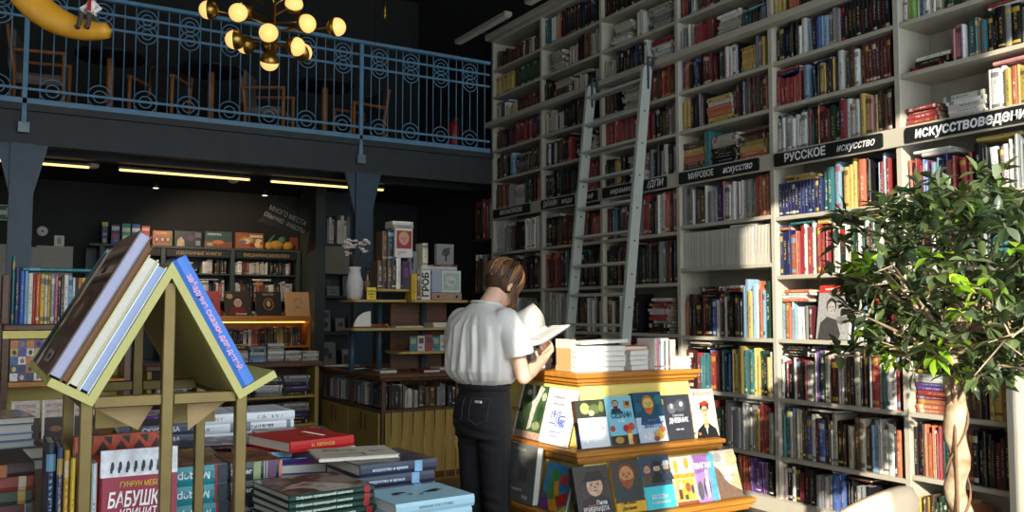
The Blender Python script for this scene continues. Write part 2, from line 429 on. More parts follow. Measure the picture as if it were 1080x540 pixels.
for i,(x,y,l) in enumerate(((.905,9.6,'small white dome detector under the mezzanine ceiling above the toy boxes'),(2.35,9.9,'small white dome detector under the ceiling beside the arrow sign'))):
    t = thing('ceiling_detector', l, 'detector', (x,y,2.86), group='ceiling detectors')
    MB().lathe([(.001,0),(.06,0),(.055,-.03),(.03,-.045),(.001,-.046)]).build('dome', PAPERW, t)
    MB().lathe([(.001,-.046),(.01,-.046),(.008,-.052),(.001,-.053)],None,10).build('indicator', mat('indicator_red',(200,60,50),.4), t)

for x, y, l in ((2.62,9.6,'tiny lit ceiling spotlight above the arrow sign'),(1.50,9.6,'tiny lit ceiling spotlight above the toy boxes')):
    t = thing('ceiling_spotlight', l, 'spotlight', (x,y,2.86), group='tiny spotlights under the mezzanine')
    MB().tube([(0,0,0),(0,0,-.14)],.006,8).lathe([(.001,-.14),(.03,-.14),(.034,-.2),(.03,-.2),(.001,-.18)]).build('housing', BLACK, t)
    MB().lathe([(.001,-.196),(.026,-.196),(.026,-.2),(.001,-.2)]).build('lens', mat('spot_glow',(255,236,190),.4,emit=5), t)
# linear lamps under the mezzanine
TUBE = mat('lamp_tube_glow', (255,212,132), .5, emit=1.9)
for x0, x1, l in ((-.6,.84,'warm linear lamp running behind the column at the far left end of the mezzanine'),(1.08,2.34,'long warm linear lamp in the middle of the mezzanine underside'),(2.54,3.82,'warm linear lamp passing behind the column beside the flower vase')):
    t = thing('linear_lamp', l, 'lamp', (x0,9.12,2.74), group='linear lamps under the mezzanine')
    L_ = x1-x0
    MB().box(0,L_,-.02,.02,.02,.045,bev=.004).build('housing', STEEL, t)
    MB().box(.01,L_-.01,-.016,.016,.0,.0195,bev=.005).build('diffuser', TUBE, t)
    for q in (.1, L_-.1): MB().box(q-.004,q+.004,-.004,.004,.045,.12).build('hanger', STEEL, t)

# ------------------------------------------------------------------ the big bookcase
UP = [8.307,7.325,6.329,5.312,4.331,3.326,2.338,1.34]
TOPLV = [2.50,2.83,3.15,3.45,3.75,4.05,4.38]
LOW = {0:[.10,.40,.79,1.21,1.62,2.03],1:[.10,.40,.79,1.21,1.62,2.03],2:[.10,.40,.79,1.21,1.62,2.03],3:[.10,.39,.79,1.20,1.73,2.07],4:[.10,.39,.79,1.20,1.64,2.05],5:[.10,.42,.79,1.20,1.64,2.05],6:[.10,.42,.79,1.20,1.64,2.05]}
bc = thing('bookcase', 'huge cream-white built-in bookcase covering the whole right wall', 'bookcase', (4.75,5.3,0))
def P(mb, name, m=WHITEP, parent=bc):
    o = mb.build(name, m); o.parent = parent
    if parent is bc: o.matrix_parent_inverse = Matrix.Translation(-Vector((4.75,5.3,0)))
    return o
for k, y in enumerate(UP):
    top = 4.38
    P(MB().box(4.75,5.06,y-.02,y+.02,0,top,bev=.003), 'upright')
P(MB().box(5.06,5.09,1.34,8.307,0,4.38), 'back_panel', mat('shelf_back_paint',(150,144,128),.6,var=.06))
for b in range(7):
    y1, y0 = UP[b]-.02, UP[b+1]+.02
    for z in LOW[b] + TOPLV:
        th = .028
        P(MB().box(4.752,5.06,y0,y1,z-th,z,bev=.002), 'shelf')
P(MB().box(4.735,4.752,1.34,8.327,2.385,2.502,bev=.003), 'sign_rail')
P(MB().box(4.735,4.752,1.34,8.327,0,.098), 'plinth')
P(MB().box(4.66,4.752,1.34,8.327,3.40,3.452,bev=.004), 'ladder_ledge')
P(MB().box(4.68,5.1,1.34,8.36,4.38,4.45,bev=.01), 'cornice')
# picture-light battens on brackets above the bookcase
for y0, y1, l in ((7.62,8.75,'cream batten lamp on a bracket above the far end of the bookcase'),(6.2,7.25,'cream batten lamp above the second bay of the bookcase')):
    t = thing('batten_lamp', l, 'lamp', (4.55,y0,4.43), group='batten lamps above the bookcase')
    L_ = y1-y0
    MB().box(-.045,.045,0,L_,0,.05,bev=.008).build('housing', WHITEP, t)
    MB().box(-.03,.03,.02,L_-.02,-.006,-.001).build('diffuser', PAPERW, t)
    MB().box(.0,.52,L_*.3-.01,L_*.3+.01,.05,.07,bev=.002).build('bracket', STEEL, t); MB().box(.0,.52,L_*.7-.01,L_*.7+.01,.05,.07,bev=.002).build('bracket', STEEL, t)

# signs: black rounded plates with hand lettering
def signplate(y_left, y_right, parts, label, z0=2.398, z1=2.488):
    mb = MB(); r = .012; pts = []
    for cy, cz, a0 in ((y_right+r,z0+r,180),(y_left-r,z0+r,270),(y_left-r,z1-r,0),(y_right+r,z1-r,90)):
        for q in range(4): w = math.radians(a0+q*30); pts.append((cy+r*math.cos(w), cz+r*math.sin(w)))
    n = len(pts)
    for x in (4.722,4.7345):
        for y, z in pts: mb.v.append((x,y,z))
    mb.face([i for i in range(n)]); mb.face([n+i for i in range(n-1,-1,-1)])
    for i in range(n): mb.face([i,n+i,n+(i+1)%n,(i+1)%n])
    s = P(mb, 'sign', BLACK); s['label'] = label
    for (txt, yc, size, sh, bold, sx) in parts:
        o = text(s, txt, size, frame((4.7215,yc,(z0+z1)/2),(0,-1,0),(0,0,1)), CHALK, shear=sh, bold=bold, sx=sx)
signplate(8.24,7.50,[('МАНЬЕРИЗМ',7.87,.07,0,.0004,1.)],'black sign plate at the far end of the sign rail')
signplate(7.29,6.72,[('ДИЗАЙН',7.12,.072,0,.0,.8),('мода',6.84,.07,.3,0,1.)],'black sign plate reading ДИЗАЙН')
signplate(6.62,6.36,[('граф',6.49,.062,.3,0,1.)],'short black sign plate behind the ladder')
signplate(6.28,5.42,[('керамика',6.0,.07,.2,0,1.),('/ДПИ',5.56,.078,.25,.0008,1.)],'black sign plate reading ДПИ beside the ladder')
signplate(5.27,4.43,[('МИРОВОЕ',5.02,.068,0,.0002,.82),('искусство',4.64,.072,.35,.0004,.82)],'black sign plate reading МИРОВОЕ искусство')
signplate(4.285,3.42,[('РУССКОЕ',4.02,.078,0,.0022,.95),('искусство',3.62,.07,.35,.0006,.82)],'black sign plate reading РУССКОЕ искусство')
signplate(3.265,2.40,[('искусствоведение',2.85,.088,.12,.0024,.88)],'black sign plate reading искусствоведение')

# books, bay by bay (0 is the far bay), shelf by shelf
SPEC = {
 0:{4.05:'r30DK/60 r70MMCM/55^1C',3.75:'u40Y/80 g3 u55G/85',3.45:'r30CDW/70^1B r20YC/55 r48MM/70',3.15:'r30DDK/80 r15M/75 r53MRMM/85',2.83:'r30KDK/85 r12L/80 s30SKSD r25DKD/75',2.50:'r30DOD/85 r10S/80 s25WCW r30GKO/90',
    2.03:'r20WC/92 r25SDK/75^2W r20KKK/80^1C r32WWWD/88',1.62:'r55KSDKD/78^4KD r43DKKD/80^3',1.21:'s30DSK r35SWS/80 r33CDK/70',.79:'r98KDWSRD/85^2',.40:'r98DKMSW/80',.10:'r98KDWS/85'},
 1:{4.05:'u12T/90 u10W/88 r8YO/85 r68KKKKK/92',3.75:'s45CCCC r15CC/70 r38KDCW/88^1',3.45:'r12KS/90 s38CCDC r48CCKC/62^2KC',3.15:'r20CC/85 r15KW/70 r40KKKDK/92',2.83:'r50KWDKR/75^4KWR s45DKWK',2.50:'r60KGKK/85 r38RRM/92',
    2.03:'r98KDMKRO/75^2KW',1.62:'r25OMR/88 r30MTG/92^1W r43TKDKO/85',1.21:'r45CCWSC/92 r53KDWK/80^1',.79:'r98KDWR/80^2',.40:'r98DKG/80',.10:'r98KDW/85'},
 2:{4.05:'r98KKDKK/85^1W',3.75:'s48CCCW r10CW/88 s40CCSC',3.45:'r16CC/70 r10KK/92 r30KNK/88 r8WR/92 s34RWWC',3.15:'r20DK/80 s40CWC r38DDRD/90',2.83:'r60RRMRK/88 r38RKDS/85',2.50:'r30KYK/80 s34CSW r34KWWKS/85',
    2.03:'r45MKTGW/82 r53RRKSWKSO/92',1.62:'r98KDRKGKSK/86^2KD',1.21:'r50CKWDK/80 s48WRWRSK',.79:'r98KDWRS/80^2',.40:'r98DKGW/80',.10:'r98KDW/85'},
 3:{4.05:'r98KDRK/85',3.75:'r40KWDR/85 s30WC r28RKD/80',3.45:'r8SW/75 r10WC/85 r22RRM/80 s32WCCC r25GKL/60^2',3.15:'r10VOO/88 r14KBK/85 r20MMMD/90^1W r8G/92 r17WWK/90 s15YY r12SY/92',2.83:'r12YK/85 r16KSK/88 s32YWOY r38KSDDO/92',2.50:'s26DYOD u7T/96 s32CCKK s32MDYO',
    2.07:'r17SWK/90 r15DWD/86 r15SSN/90 r18PRWW/92 r18WSKY/92 r15YOR/97',1.73:'m99C/92^1W',1.20:'r14OKD/62 r36RMKBWPK/60^4MKD r16KDK/66^3RWK r32LYLWOWGV/78',.79:'r55MKTTRMKB/76^3KW r43YYTTYGKW/84',.39:'r28WCDWC/82 r70GKSWWYRW/84^1W',.10:'r98KRMGOVK/88'},
 4:{4.05:'r98KDOY/85',3.75:'r98KWYDR/85',3.45:'r30YOK/80 r68KWRKG/85',3.15:'r22KKK/93 r26WOMDBLK/86 r10SS/93 u40K/92',2.83:'r24RRRR/72^2RN r9LL/82 r20KYKY/82^1N r9KW/90 r12DW/92 u24M/93',2.50:'r28WSWWK/78^1K r28GRMGR/86^2G r17RWWS/85 r24YYSGPD/86',
    2.05:'u40N/70^3YY r10TL/88 r8LK/90 r18YYOK/90 r8KK/86^1R r13LRW/93',1.64:'r10NN/84^2NO r24ORRWW/84^3NTY r14RRC/86^2Y r20WCG/84 r30GDWGW/84^2WY',1.20:'r30LOLLWWMS/58^4WOW g32 r37WLGKWR/80^1W',.79:'r28KRWTKRWC/72^4KW r15WVWCG/84 r30MWDKCDW/88 r25WCWWRT/84',.39:'r9TW/88 r7SC/88 r40DBWMKDCKDS/82^1W r18KDCW/82 r24LWWTWKOW/86',.10:'r28KWKMWSK/86 r14SS/80 r13BBS/86^2B r20KSKD/78^1 r23YWWGY/58'},
 5:{4.05:'r98KDOY/85',3.75:'r98KWYDR/85',3.45:'r98KWRKG/85',3.15:'r10EW/55 r20LWC/80 r25GYW/75 r43CWKD/85',2.83:'s34WK/32 r10PWW/72 r12TTO/78 r30KWKSK/82^2WR s12LKW',2.50:'s24RRRR/42 s32WWWW/50 r42WOYWPW/78^1P',
    2.05:'r36KRBLNOR/72^2RW r10RR/75 r30KWKWS/84^1Y r22RDOCY/84',1.64:'r98KGRWTBKO/82^1',1.20:'s30WKWVRO r20YGK/84 r48YYEGWK/84^1',.79:'s28SKWVRO/86 r22KDK/80 r26YYEE/92 r22GWK/80',.42:'r35KORTWW/84 r63KKMWKVKR/84',.10:'r40DGYO/70 s30PKW/60 r28KWD/70'},
 6:{2.50:'r98WRKOY/80',2.05:'r98KWRTB/80',1.64:'r98KGRWT/80',1.20:'r98YEGWK/82'},
}
BAYN = ['МАНЬЕРИЗМ sign, first bay','ДИЗАЙН sign, second bay','ДПИ sign, third bay','МИРОВОЕ sign, fourth bay','РУССКОЕ sign, fifth bay','искусствоведение sign, sixth bay','signs, nearest bay']
ORD = ['first','second','third','fourth','fifth','sixth','seventh','eighth','ninth','tenth','eleventh','twelfth','thirteenth','fourteenth','fifteenth','sixteenth','seventeenth','eighteenth','nineteenth','twentieth']
ORD += ['%s-%s' % (a, o) for a in ('twenty','thirty','forty','fifty') for o in ORD[:9]]
FACE_SKIP = (4, 1.20)
for b, rows in SPEC.items():
    lv = sorted(LOW[b] + TOPLV)
    for z, spec in rows.items():
        nz = min([q for q in lv if q > z+.01] + [4.38]); below = [q for q in sorted(LOW[b], reverse=True)]
        clear = nz - z - .032
        if z >= 2.5:
            k = TOPLV.index(z); where = '%s shelf above %s' % (ORD[k], BAYN[b])
        else:
            k = below.index(z); where = '%s shelf below %s' % (ORD[k], BAYN[b])
            if nz == 2.5: clear -= .085
        SHELVES[(b,z)] = where
        fill((b,z), (4.755, UP[b]-.022, z), (0,-1,0), (1,0,0), UP[b]-UP[b+1]-.044, clear, spec)
# ------------------------------------------------------------------ big books: jacket, pages, art and lettering as parts
def artmesh(parent, O, X, Y, w, h, shapes, name='cover_art'):
    """printed shapes on a cover plane; O lower left, X right, Y up (unit vectors, local)"""
    X, Y, O = Vector(X), Vector(Y), Vector(O); N_ = X.cross(Y); mb = MB(); tx = []
    for k, s in enumerate(shapes):
        off = N_*(.0004+.00022*k)
        if s[0] == 't': tx.append((s, off)); continue
        col = lin(s[-1]) if not isinstance(s[-1], str) else lin(PAL[s[-1]])
        if s[0] == 'r': pts = [(s[1],s[2]),(s[3],s[2]),(s[3],s[4]),(s[1],s[4])]
        elif s[0] == 'e': pts = [(s[1]+s[3]*math.cos(2*PI*i/18), s[2]+s[4]*math.sin(2*PI*i/18)) for i in range(18)]
        else: pts = s[1]
        n = len(mb.v)
        for u, v in pts: mb.v.append(tuple(O + X*(u*w) + Y*(v*h) + off))
        mb.face(list(range(n, n+len(pts))), c=col)
    if mb.v: mb.build(name, INK, parent)
    for s, off in tx:
        _, txt, cx, cy, size, col = s[:6]; sh = s[6] if len(s) > 6 else 0; sx = s[7] if len(s) > 7 else 1.
        c = col if not isinstance(col, str) else PAL[col]
        m = mat('ink_%d_%d_%d' % c, c, .5, var=.02)
        text(parent, txt, size*h*1.32, frame(O + X*(cx*w) + Y*(cy*h) + off, X, Y), m, shear=sh, sx=sx, bold=.0002 if size < .1 else size*h*.028)
def bigbook(O, X, Y, w, h, t, col, label, art=(), front=None, group=None, spine=None, page=(236,230,214), cat='book', name='book', back_open=False, soft=False):
    """O: lower left corner of the front cover, X right, Y up along the cover"""
    X = Vector(X).normalized(); Y = Vector(Y); Y = (Y - X*Y.dot(X)).normalized(); N_ = X.cross(Y)
    Mw = Matrix(((X.x,Y.x,N_.x,O[0]),(X.y,Y.y,N_.y,O[1]),(X.z,Y.z,N_.z,O[2]),(0,0,0,1)))
    r = thing(name, label, cat, M=Mw, group=group)
    M = Matrix(((1,0,0,0),(0,0,1,0),(0,-1,0,0),(0,0,0,1)))      # a=X, b=-N, c=Y in local axes
    mb = MB(); c = lin(PAL[col] if isinstance(col, str) else col)
    acc = accent(PAL[col] if isinstance(col, str) else col) if spine is None else c[:3]+(0.,)
    emit_cover(mb, M, t, h, w, c, acc, m=0, front=(1 if front else None))
    mb.build('cover', [JACKET, front] if front else JACKET, r)
    mb = MB(); emit_pages(mb, M, t, h, w, lin(page), m=0); mb.build('page_block', PAPER, r)
    if art: artmesh(r, (0,0,0), (1,0,0), (0,1,0), w, h, art)
    if spine:
        txt, size, sc, up = spine[:4]; pos = spine[4] if len(spine) > 4 else .5
        m = mat('ink_%d_%d_%d' % sc, sc, .5, var=.02)
        if txt:
            if up: text(r, txt, size, frame((-.0006, h*pos, -t/2), (0,-1,0), (0,0,1)), m, bold=.0003)
            else: text(r, txt, size, frame((-.0006, h*pos, -t/2), (0,1,0), (0,0,-1)), m, bold=.0003)
        for (c0, c1, cc) in (spine[5] if len(spine) > 5 else ()):
            mb = MB(); mb.box(-.0005, .003, c0*h, c1*h, -t*.98, -t*.02, c=lin(PAL[cc] if isinstance(cc, str) else cc)); mb.build('spine_band', INK, r)
    return r
def stack(cx, cy, z0, items, rot=0., turn=0.):
    """flat pile; spine towards the viewer (-y) when rot is 0. items bottom to top: dict(w,h,t,col,label,...). h runs left-right"""
    z = z0
    for it in items:
        it = dict(it); a = math.radians(rot + it.pop('da', U(-2,2))) ; w, h, t = it.pop('w'), it.pop('h'), it.pop('t')
        dx, dy = it.pop('dx', U(-.004,.004)), it.pop('dy', U(-.004,.004)); side = it.pop('side', 0)
        X = Vector((-math.sin(a), math.cos(a), 0)); Y = Vector((-math.cos(a), -math.sin(a), 0))
        if side == 2: X, Y = -X, -Y                    # spine away, fore-edge towards the viewer
        if side == 1: X, Y = Vector((math.cos(a), math.sin(a), 0)), Vector((-math.sin(a), math.cos(a), 0))   # reads upright from the viewer's side
        c = Vector((cx+dx, cy+dy, z+t+.0004)); O = c - X*(w/2) - Y*(h/2)
        bigbook(O, X, Y, w, h, t, it.pop('col'), it.pop('label'), **it)
        z += t + .0012
    return z
PH = {}
def ph(name, cols, scale=14., rough=.32):
    if name not in PH: PH[name] = photo_material('print_'+name, cols, scale, seed=len(PH)*1.7, rough=rough)
    return PH[name]

# ------------------------------------------------------------------ ladder
def ladder():
    t = thing('library_ladder', 'tall pale grey wooden ladder leaning on the ledge of the big bookcase', 'ladder', (4.0,5.6,0))
    top = Vector((4.60,0,3.40)); ft = Vector((4.225,0,.03)); d = (top-ft).normalized(); lm = mat('ladder_paint', (180,184,172), .45, var=.05)
    nrm = Vector((-d.z,0,d.x)); W = .09
    L_ = (top-ft).length
    def rail(y, name):
        M = Matrix(((d.x,0,nrm.x,ft.x),(0,1,0,y),(d.z,0,nrm.z,ft.z),(0,0,0,1)))
        mb = MB(); pts = [(0,-W/2),(L_-.04,-W/2),(L_-.012,-W*.36),(L_,0),(L_-.012,W*.36),(L_-.04,W/2),(0,W/2)]
        mb.prism(pts, (-.017,.017), M)
        o = mb.build(name, lm); o.parent = t; o.matrix_parent_inverse = Matrix.Translation((-4.0,-5.6,0))
        n = 12
        for i in range(n):
            p = ft + d*(.33 + i*(L_-.45)/(n-1)*1.0); mbb = MB()
            mbb.tube([(p.x, y-.0185, p.z), (p.x, y-.0225, p.z)], .008, 8); b = mbb.build('bolt', STEEL, o); b.matrix_parent_inverse = Matrix.Translation((-4.0,-5.6,0)) @ Matrix.Identity(4); b.matrix_parent_inverse = Matrix.Translation((0,0,0))
        return o
    ya, yb = 6.27-.0, 5.50
    rail(ya, 'side_rail'); rail(yb, 'side_rail')
    n = 13
    for i in range(n):
        p = ft + d*(.25 + i*(L_-.37)/(n-1))
        mb = MB().box(p.x-.045, p.x+.045, yb+.017, ya-.017, p.z-.012, p.z+.012, bev=.004)
        o = mb.build('tread', lm); o.parent = t; o.matrix_parent_inverse = Matrix.Translation((-4.0,-5.6,0))
    for y in (ya, yb):
        mb = MB().box(4.585,4.72,y-.031,y-.020,3.456,3.468).box(4.585,4.60,y-.031,y-.020,3.20,3.456).box(4.640,4.655,y-.034,y-.018,3.40,3.456)
        o = mb.build('hook', STEEL); o.parent = t; o.matrix_parent_inverse = Matrix.Translation((-4.0,-5.6,0))
ladder()

# narrow open shelf on the far side of the bookcase
t = thing('side_shelf', 'narrow dark shelf of books beyond the far end of the big bookcase', 'shelf', (4.75,8.33,0))
for k, z in enumerate((.35,.78,1.18,1.62,2.2)):
    MB().box(.02,.32,.02,.48,z-.02,z,bev=.002).build('shelf', DGREY, t)
    if z < 2.3:
        clear = (.38,.38,.40,.55,.52)[k]
        SHELVES[('far',z)] = '%s board of narrow side shelf' % ORD[k]
        fill(('far',z), (4.775,8.80,z), (0,-1,0), (1,0,0), .44, clear, ('r98DKWS/80','r98KDSW/80','r98SWKLW/80','r98WDSDK/70','r98MKDRWLW/82')[k])
MB().box(.02,.32,.0,.02,0,2.5,bev=.002).build('side_panel', DGREY, t); MB().box(.30,.32,.02,.48,0,2.5).build('back_panel', DGREY, t)

# ------------------------------------------------------------------ display stand
ds = thing('display_stand', 'stepped honey wood and pale yellow book display stand in the sun', 'display stand', (2.75,3.65,0))
def DP(mb, name, m, lab=None):
    o = mb.build(name, m); o.parent = ds; o.matrix_parent_inverse = Matrix.Translation((-2.75,-3.65,0))
    if lab: o['label'] = lab
    return o
XR, YB = 3.14, 4.02
def ledge(x0, y0, z1, name, xr):
    mb = MB(); mb.box(x0,xr,y0,YB,z1-.022,z1,bev=.004); mb.box(x0+.014,xr-.012,y0+.014,YB,z1-.04,z1-.022); mb.box(x0+.026,xr-.02,y0+.026,YB,z1-.056,z1-.04,bev=.004)
    DP(mb, name, OAK)
def frustum(a, b, z0, z1, xr0, xr1):
    mb = MB(); n = 0
    for (x,y), z, xr in ((a,z0,xr0),(b,z1,xr1)):
        for p in ((x,y),(xr,y),(xr,YB),(x,YB)): mb.v.append((p[0],p[1],z))
    for q in ((0,1,5,4),(1,2,6,5),(2,3,7,6),(3,0,4,7),(4,5,6,7),(3,2,1,0)): mb.face(list(q))
    return mb
ledge(2.37,3.355,1.095,'top_board',XR); DP(frustum((2.355,3.30),(2.42,3.40),.765,1.04,XR-.04,XR-.05),'sloping_panel',YPANEL)
ledge(2.255,3.195,.765,'ledge',XR+.01); DP(frustum((2.25,3.13),(2.33,3.25),.50,.712,XR+.0,XR-.03),'sloping_panel',YPANEL)
ledge(2.15,3.05,.50,'ledge',XR+.06); 
DP(MB().box(2.31,XR+.0,3.16,YB,.08,.444),'base_panel',YPANEL)
for k in range(8):
    x = 2.32 + k*.112; DP(MB().box(x,x+.05,3.135,3.159,.08,.44,bev=.004),'base_slat',OAK)
for k in range(7):
    y = 3.20 + k*.115; DP(MB().box(2.285,2.309,y,y+.05,.08,.44,bev=.004),'base_slat',OAK)
DP(MB().box(2.27,XR+.02,3.12,YB,0,.08,bev=.005),'plinth',WALNUT)
face_out = 'books facing out on the display stand'
def rbook(x, w, h, t, z, y, col, label, art=(), tilt=.27, **k):
    """faces -y, bottom edge at y"""
    bigbook((x, y, z+.0012+t*math.sin(tilt)), (1,0,0), (0, math.sin(tilt), math.cos(tilt)), w, h, t, col, label, art, group=face_out, **k)
def lbook(y, w, h, t, z, x, col, label, art=(), tilt=.27, **k):
    bigbook((x, y, z+.0012+t*math.sin(tilt)), (0,-1,0), (math.sin(tilt), 0, math.cos(tilt)), w, h, t, col, label, art, group=face_out, **k)
def face(cx, cy, rx, ry, skin, hair, beard=None, hat=None, cloth=None):
    s = []
    if cloth: s.append(('p', [(cx-rx*2.1,cy-ry*2.6),(cx-rx*1.7,cy-ry*1.3),(cx-rx*.5,cy-ry*.9),(cx+rx*.5,cy-ry*.9),(cx+rx*1.7,cy-ry*1.3),(cx+rx*2.1,cy-ry*2.6)], cloth))
    s.append(('e',cx,cy+ry*.25,rx*1.22,ry*1.1,hair))
    s.append(('e',cx,cy,rx,ry,skin))
    if beard: s.append(('p',[(cx-rx*.95,cy-ry*.15),(cx-rx*.7,cy-ry*.95),(cx,cy-ry*1.35),(cx+rx*.7,cy-ry*.95),(cx+rx*.95,cy-ry*.15),(cx+rx*.5,cy-ry*.4),(cx-rx*.5,cy-ry*.4)],beard))
    d = tuple(int(v*.45) for v in skin)
    for q in (-.4,.4): s += [('e',cx+rx*q,cy+ry*.15,rx*.16,ry*.07,(30,24,22)),('p',[(cx+rx*(q-.22),cy+ry*.3),(cx+rx*(q+.22),cy+ry*.33),(cx+rx*(q+.22),cy+ry*.38),(cx+rx*(q-.22),cy+ry*.36)],d)]
    s += [('p',[(cx-rx*.05,cy+ry*.15),(cx+rx*.16,cy-ry*.2),(cx-rx*.1,cy-ry*.2)],d),('e',cx,cy-ry*.45,rx*.28,ry*.06,(140,60,50))]
    if hat: s += [('p',[(cx-rx*1.8,cy+ry*.45),(cx+rx*1.8,cy+ry*.55),(cx+rx*1.2,cy+ry*.8),(cx+rx*.9,cy+ry*1.45),(cx-rx*.8,cy+ry*1.45),(cx-rx*1.2,cy+ry*.75)],hat)]
    return s
SK = (206,160,120)
z1, z2 = .765, .50
# upper ledge, long side
rbook(2.315,.165,.215,.03,z1,3.245,(216,222,226),'pale blue-grey art book with green photo strip, first from the corner on the upper ledge',
      [('r',0,.62,1,1,(54,60,44)),('e',.3,.82,.16,.12,(180,178,110)),('e',.62,.8,.2,.1,(96,110,60)),('e',.5,.72,.1,.06,(210,204,160)),('e',.86,.84,.09,.12,(130,140,80)),('t','Музей',.68,.45,.05,(120,130,140)),('t','искусства',.68,.39,.045,(120,130,140)),('t','VASA',.6,.12,.07,(250,250,250)),('e',.25,.12,.06,.04,(250,250,250))], tilt=.24, spine=('',.01,(255,255,255),True,.5,[(0,.3,'N'),(.3,.55,'K'),(.55,1.,'D')]))
rbook(2.492,.155,.225,.022,z1,3.25,(126,190,206),'light blue book titled СЕЗАНН with red apples on the upper ledge',
      face(.36,.83,.1,.075,SK,(60,44,34),(70,50,40),cloth=(40,50,70))+[('r',.66,.74,.92,.9,(190,150,100)),('e',.8,.84,.08,.05,(90,60,40)),('t','СЕЗАНН',.52,.6,.125,(20,84,112),0,.78),('t','ДИАЛОГ',.5,.67,.03,(90,80,80)),('t','и др.',.5,.5,.07,(230,240,240)),('e',.12,.34,.09,.06,(196,60,40)),('e',.62,.33,.11,.075,(190,44,40)),('e',.82,.36,.12,.08,(206,70,50)),('e',.72,.26,.09,.06,(220,120,60)),('r',.0,.0,1,.19,(62,44,34)),('e',.3,.1,.16,.07,(190,150,70)),('r',.62,0,.8,.22,(240,200,130)),('e',.85,.08,.08,.08,(120,60,40))])
rbook(2.655,.175,.235,.024,z1,3.25,(190,208,224),'blue book titled ВАН ГОГ with a red-bearded face on top, upper ledge',
      [('r',0,.5,1,1,(20,78,104)),('e',.15,.7,.1,.1,(30,110,130)),('e',.85,.85,.12,.1,(40,120,130))]+face(.5,.74,.17,.15,(220,190,110),(190,120,40),(196,116,40),cloth=(40,80,110))+[('t','ВАН ГОГ',.58,.33,.115,(60,96,140),0,.8),('t','ВИНСЕНТ',.55,.43,.04,(120,140,170)),('e',.72,.14,.18,.1,(220,170,80)),('e',.86,.24,.1,.06,(200,120,60)),('e',.6,.06,.1,.05,(150,90,60)),('e',.3,.12,.18,.08,(230,234,238))], spine=('',.01,(255,255,255),True,.5,[(.5,1,'N'),(0,.2,'T')]))
rbook(2.835,.17,.215,.018,z1,3.262,(48,52,60),'dark grey photo book titled ДНЕВНИК between the blue and the cream books',
      [('e',.3,.7,.16,.12,(96,100,108)),('e',.62,.75,.2,.14,(80,84,92)),('e',.3,.74,.06,.06,(170,170,170)),('e',.66,.78,.07,.06,(180,180,180)),('t','СЫНОВЬЯ',.5,.53,.05,(170,174,180)),('t','ДНЕВНИК',.5,.42,.11,(220,222,226),0,.78),('t','1927–1941',.5,.22,.04,(210,210,212))], tilt=.2)
rbook(3.009,.15,.235,.02,z1,3.25,(222,206,176),'cream book with a drawn woman in a red flower headband on the upper ledge',
      [('t','ФРИДА КАЛО',.5,.9,.075,(190,60,50),0,.8),('p',[(.02,.0),(.1,.16),(.42,.3),(.5,.05),(.58,.3),(.9,.16),(.98,.0)],(26,28,34)),('p',[(.4,.2),(.6,.2),(.56,.42),(.44,.42)],(214,170,130)),('e',.5,.62,.2,.12,(24,22,26)),('e',.5,.52,.155,.13,(224,184,146)),('e',.4,.69,.1,.04,(190,40,36)),('e',.55,.71,.12,.045,(200,60,44)),('e',.66,.67,.07,.04,(150,30,30)),('p',[(.38,.57),(.5,.55),(.62,.57),(.62,.59),(.5,.565),(.38,.59)],(30,24,24)),('e',.43,.54,.03,.008,(30,24,24)),('e',.57,.54,.03,.008,(30,24,24)),('e',.5,.45,.045,.012,(190,40,40)),('e',.5,.27,.03,.02,(200,150,60)),('e',.15,.08,.06,.03,(220,120,40))], tilt=.2)
# upper ledge, short side
lbook(3.82,.25,.262,.016,z1,2.295,(236,236,230),'tall cover showing a green garden and a pale tree, facing the reader',
      [('r',.1,.0,1,1,(74,98,62)),('p',[(.5,.15),(.62,.2),(.68,.6),(.85,.95),(.7,1),(.6,.75),(.5,1),(.4,1),(.52,.6)],(206,206,190)),('e',.3,.7,.12,.1,(40,60,40)),('e',.85,.5,.1,.16,(50,74,44)),('e',.25,.4,.1,.14,(120,140,90)),('e',.8,.25,.14,.08,(150,160,110)),('r',.1,0,1,.13,(196,160,140)),('e',.35,.85,.08,.06,(220,224,200)),('e',.9,.8,.08,.08,(190,200,170)),('t','НЕСТЕРОВ',.04,.5,.06,(30,30,30))])
lbook(3.555,.22,.262,.014,z1,2.29,(238,238,234),'white cover with big blue numerals 1910–1980, leaning by the corner',
      [('t','1910—',.5,.52,.15,(20,64,176),0,.8),('t','—1980',.52,.38,.15,(20,64,176),0,.8),('t','Русский модерн',.4,.84,.035,(90,90,100)),('t','живопись графика',.45,.72,.03,(110,110,120)),('t','собрание музея',.5,.22,.04,(130,130,180)),('t','каталог',.5,.15,.05,(130,130,180))])
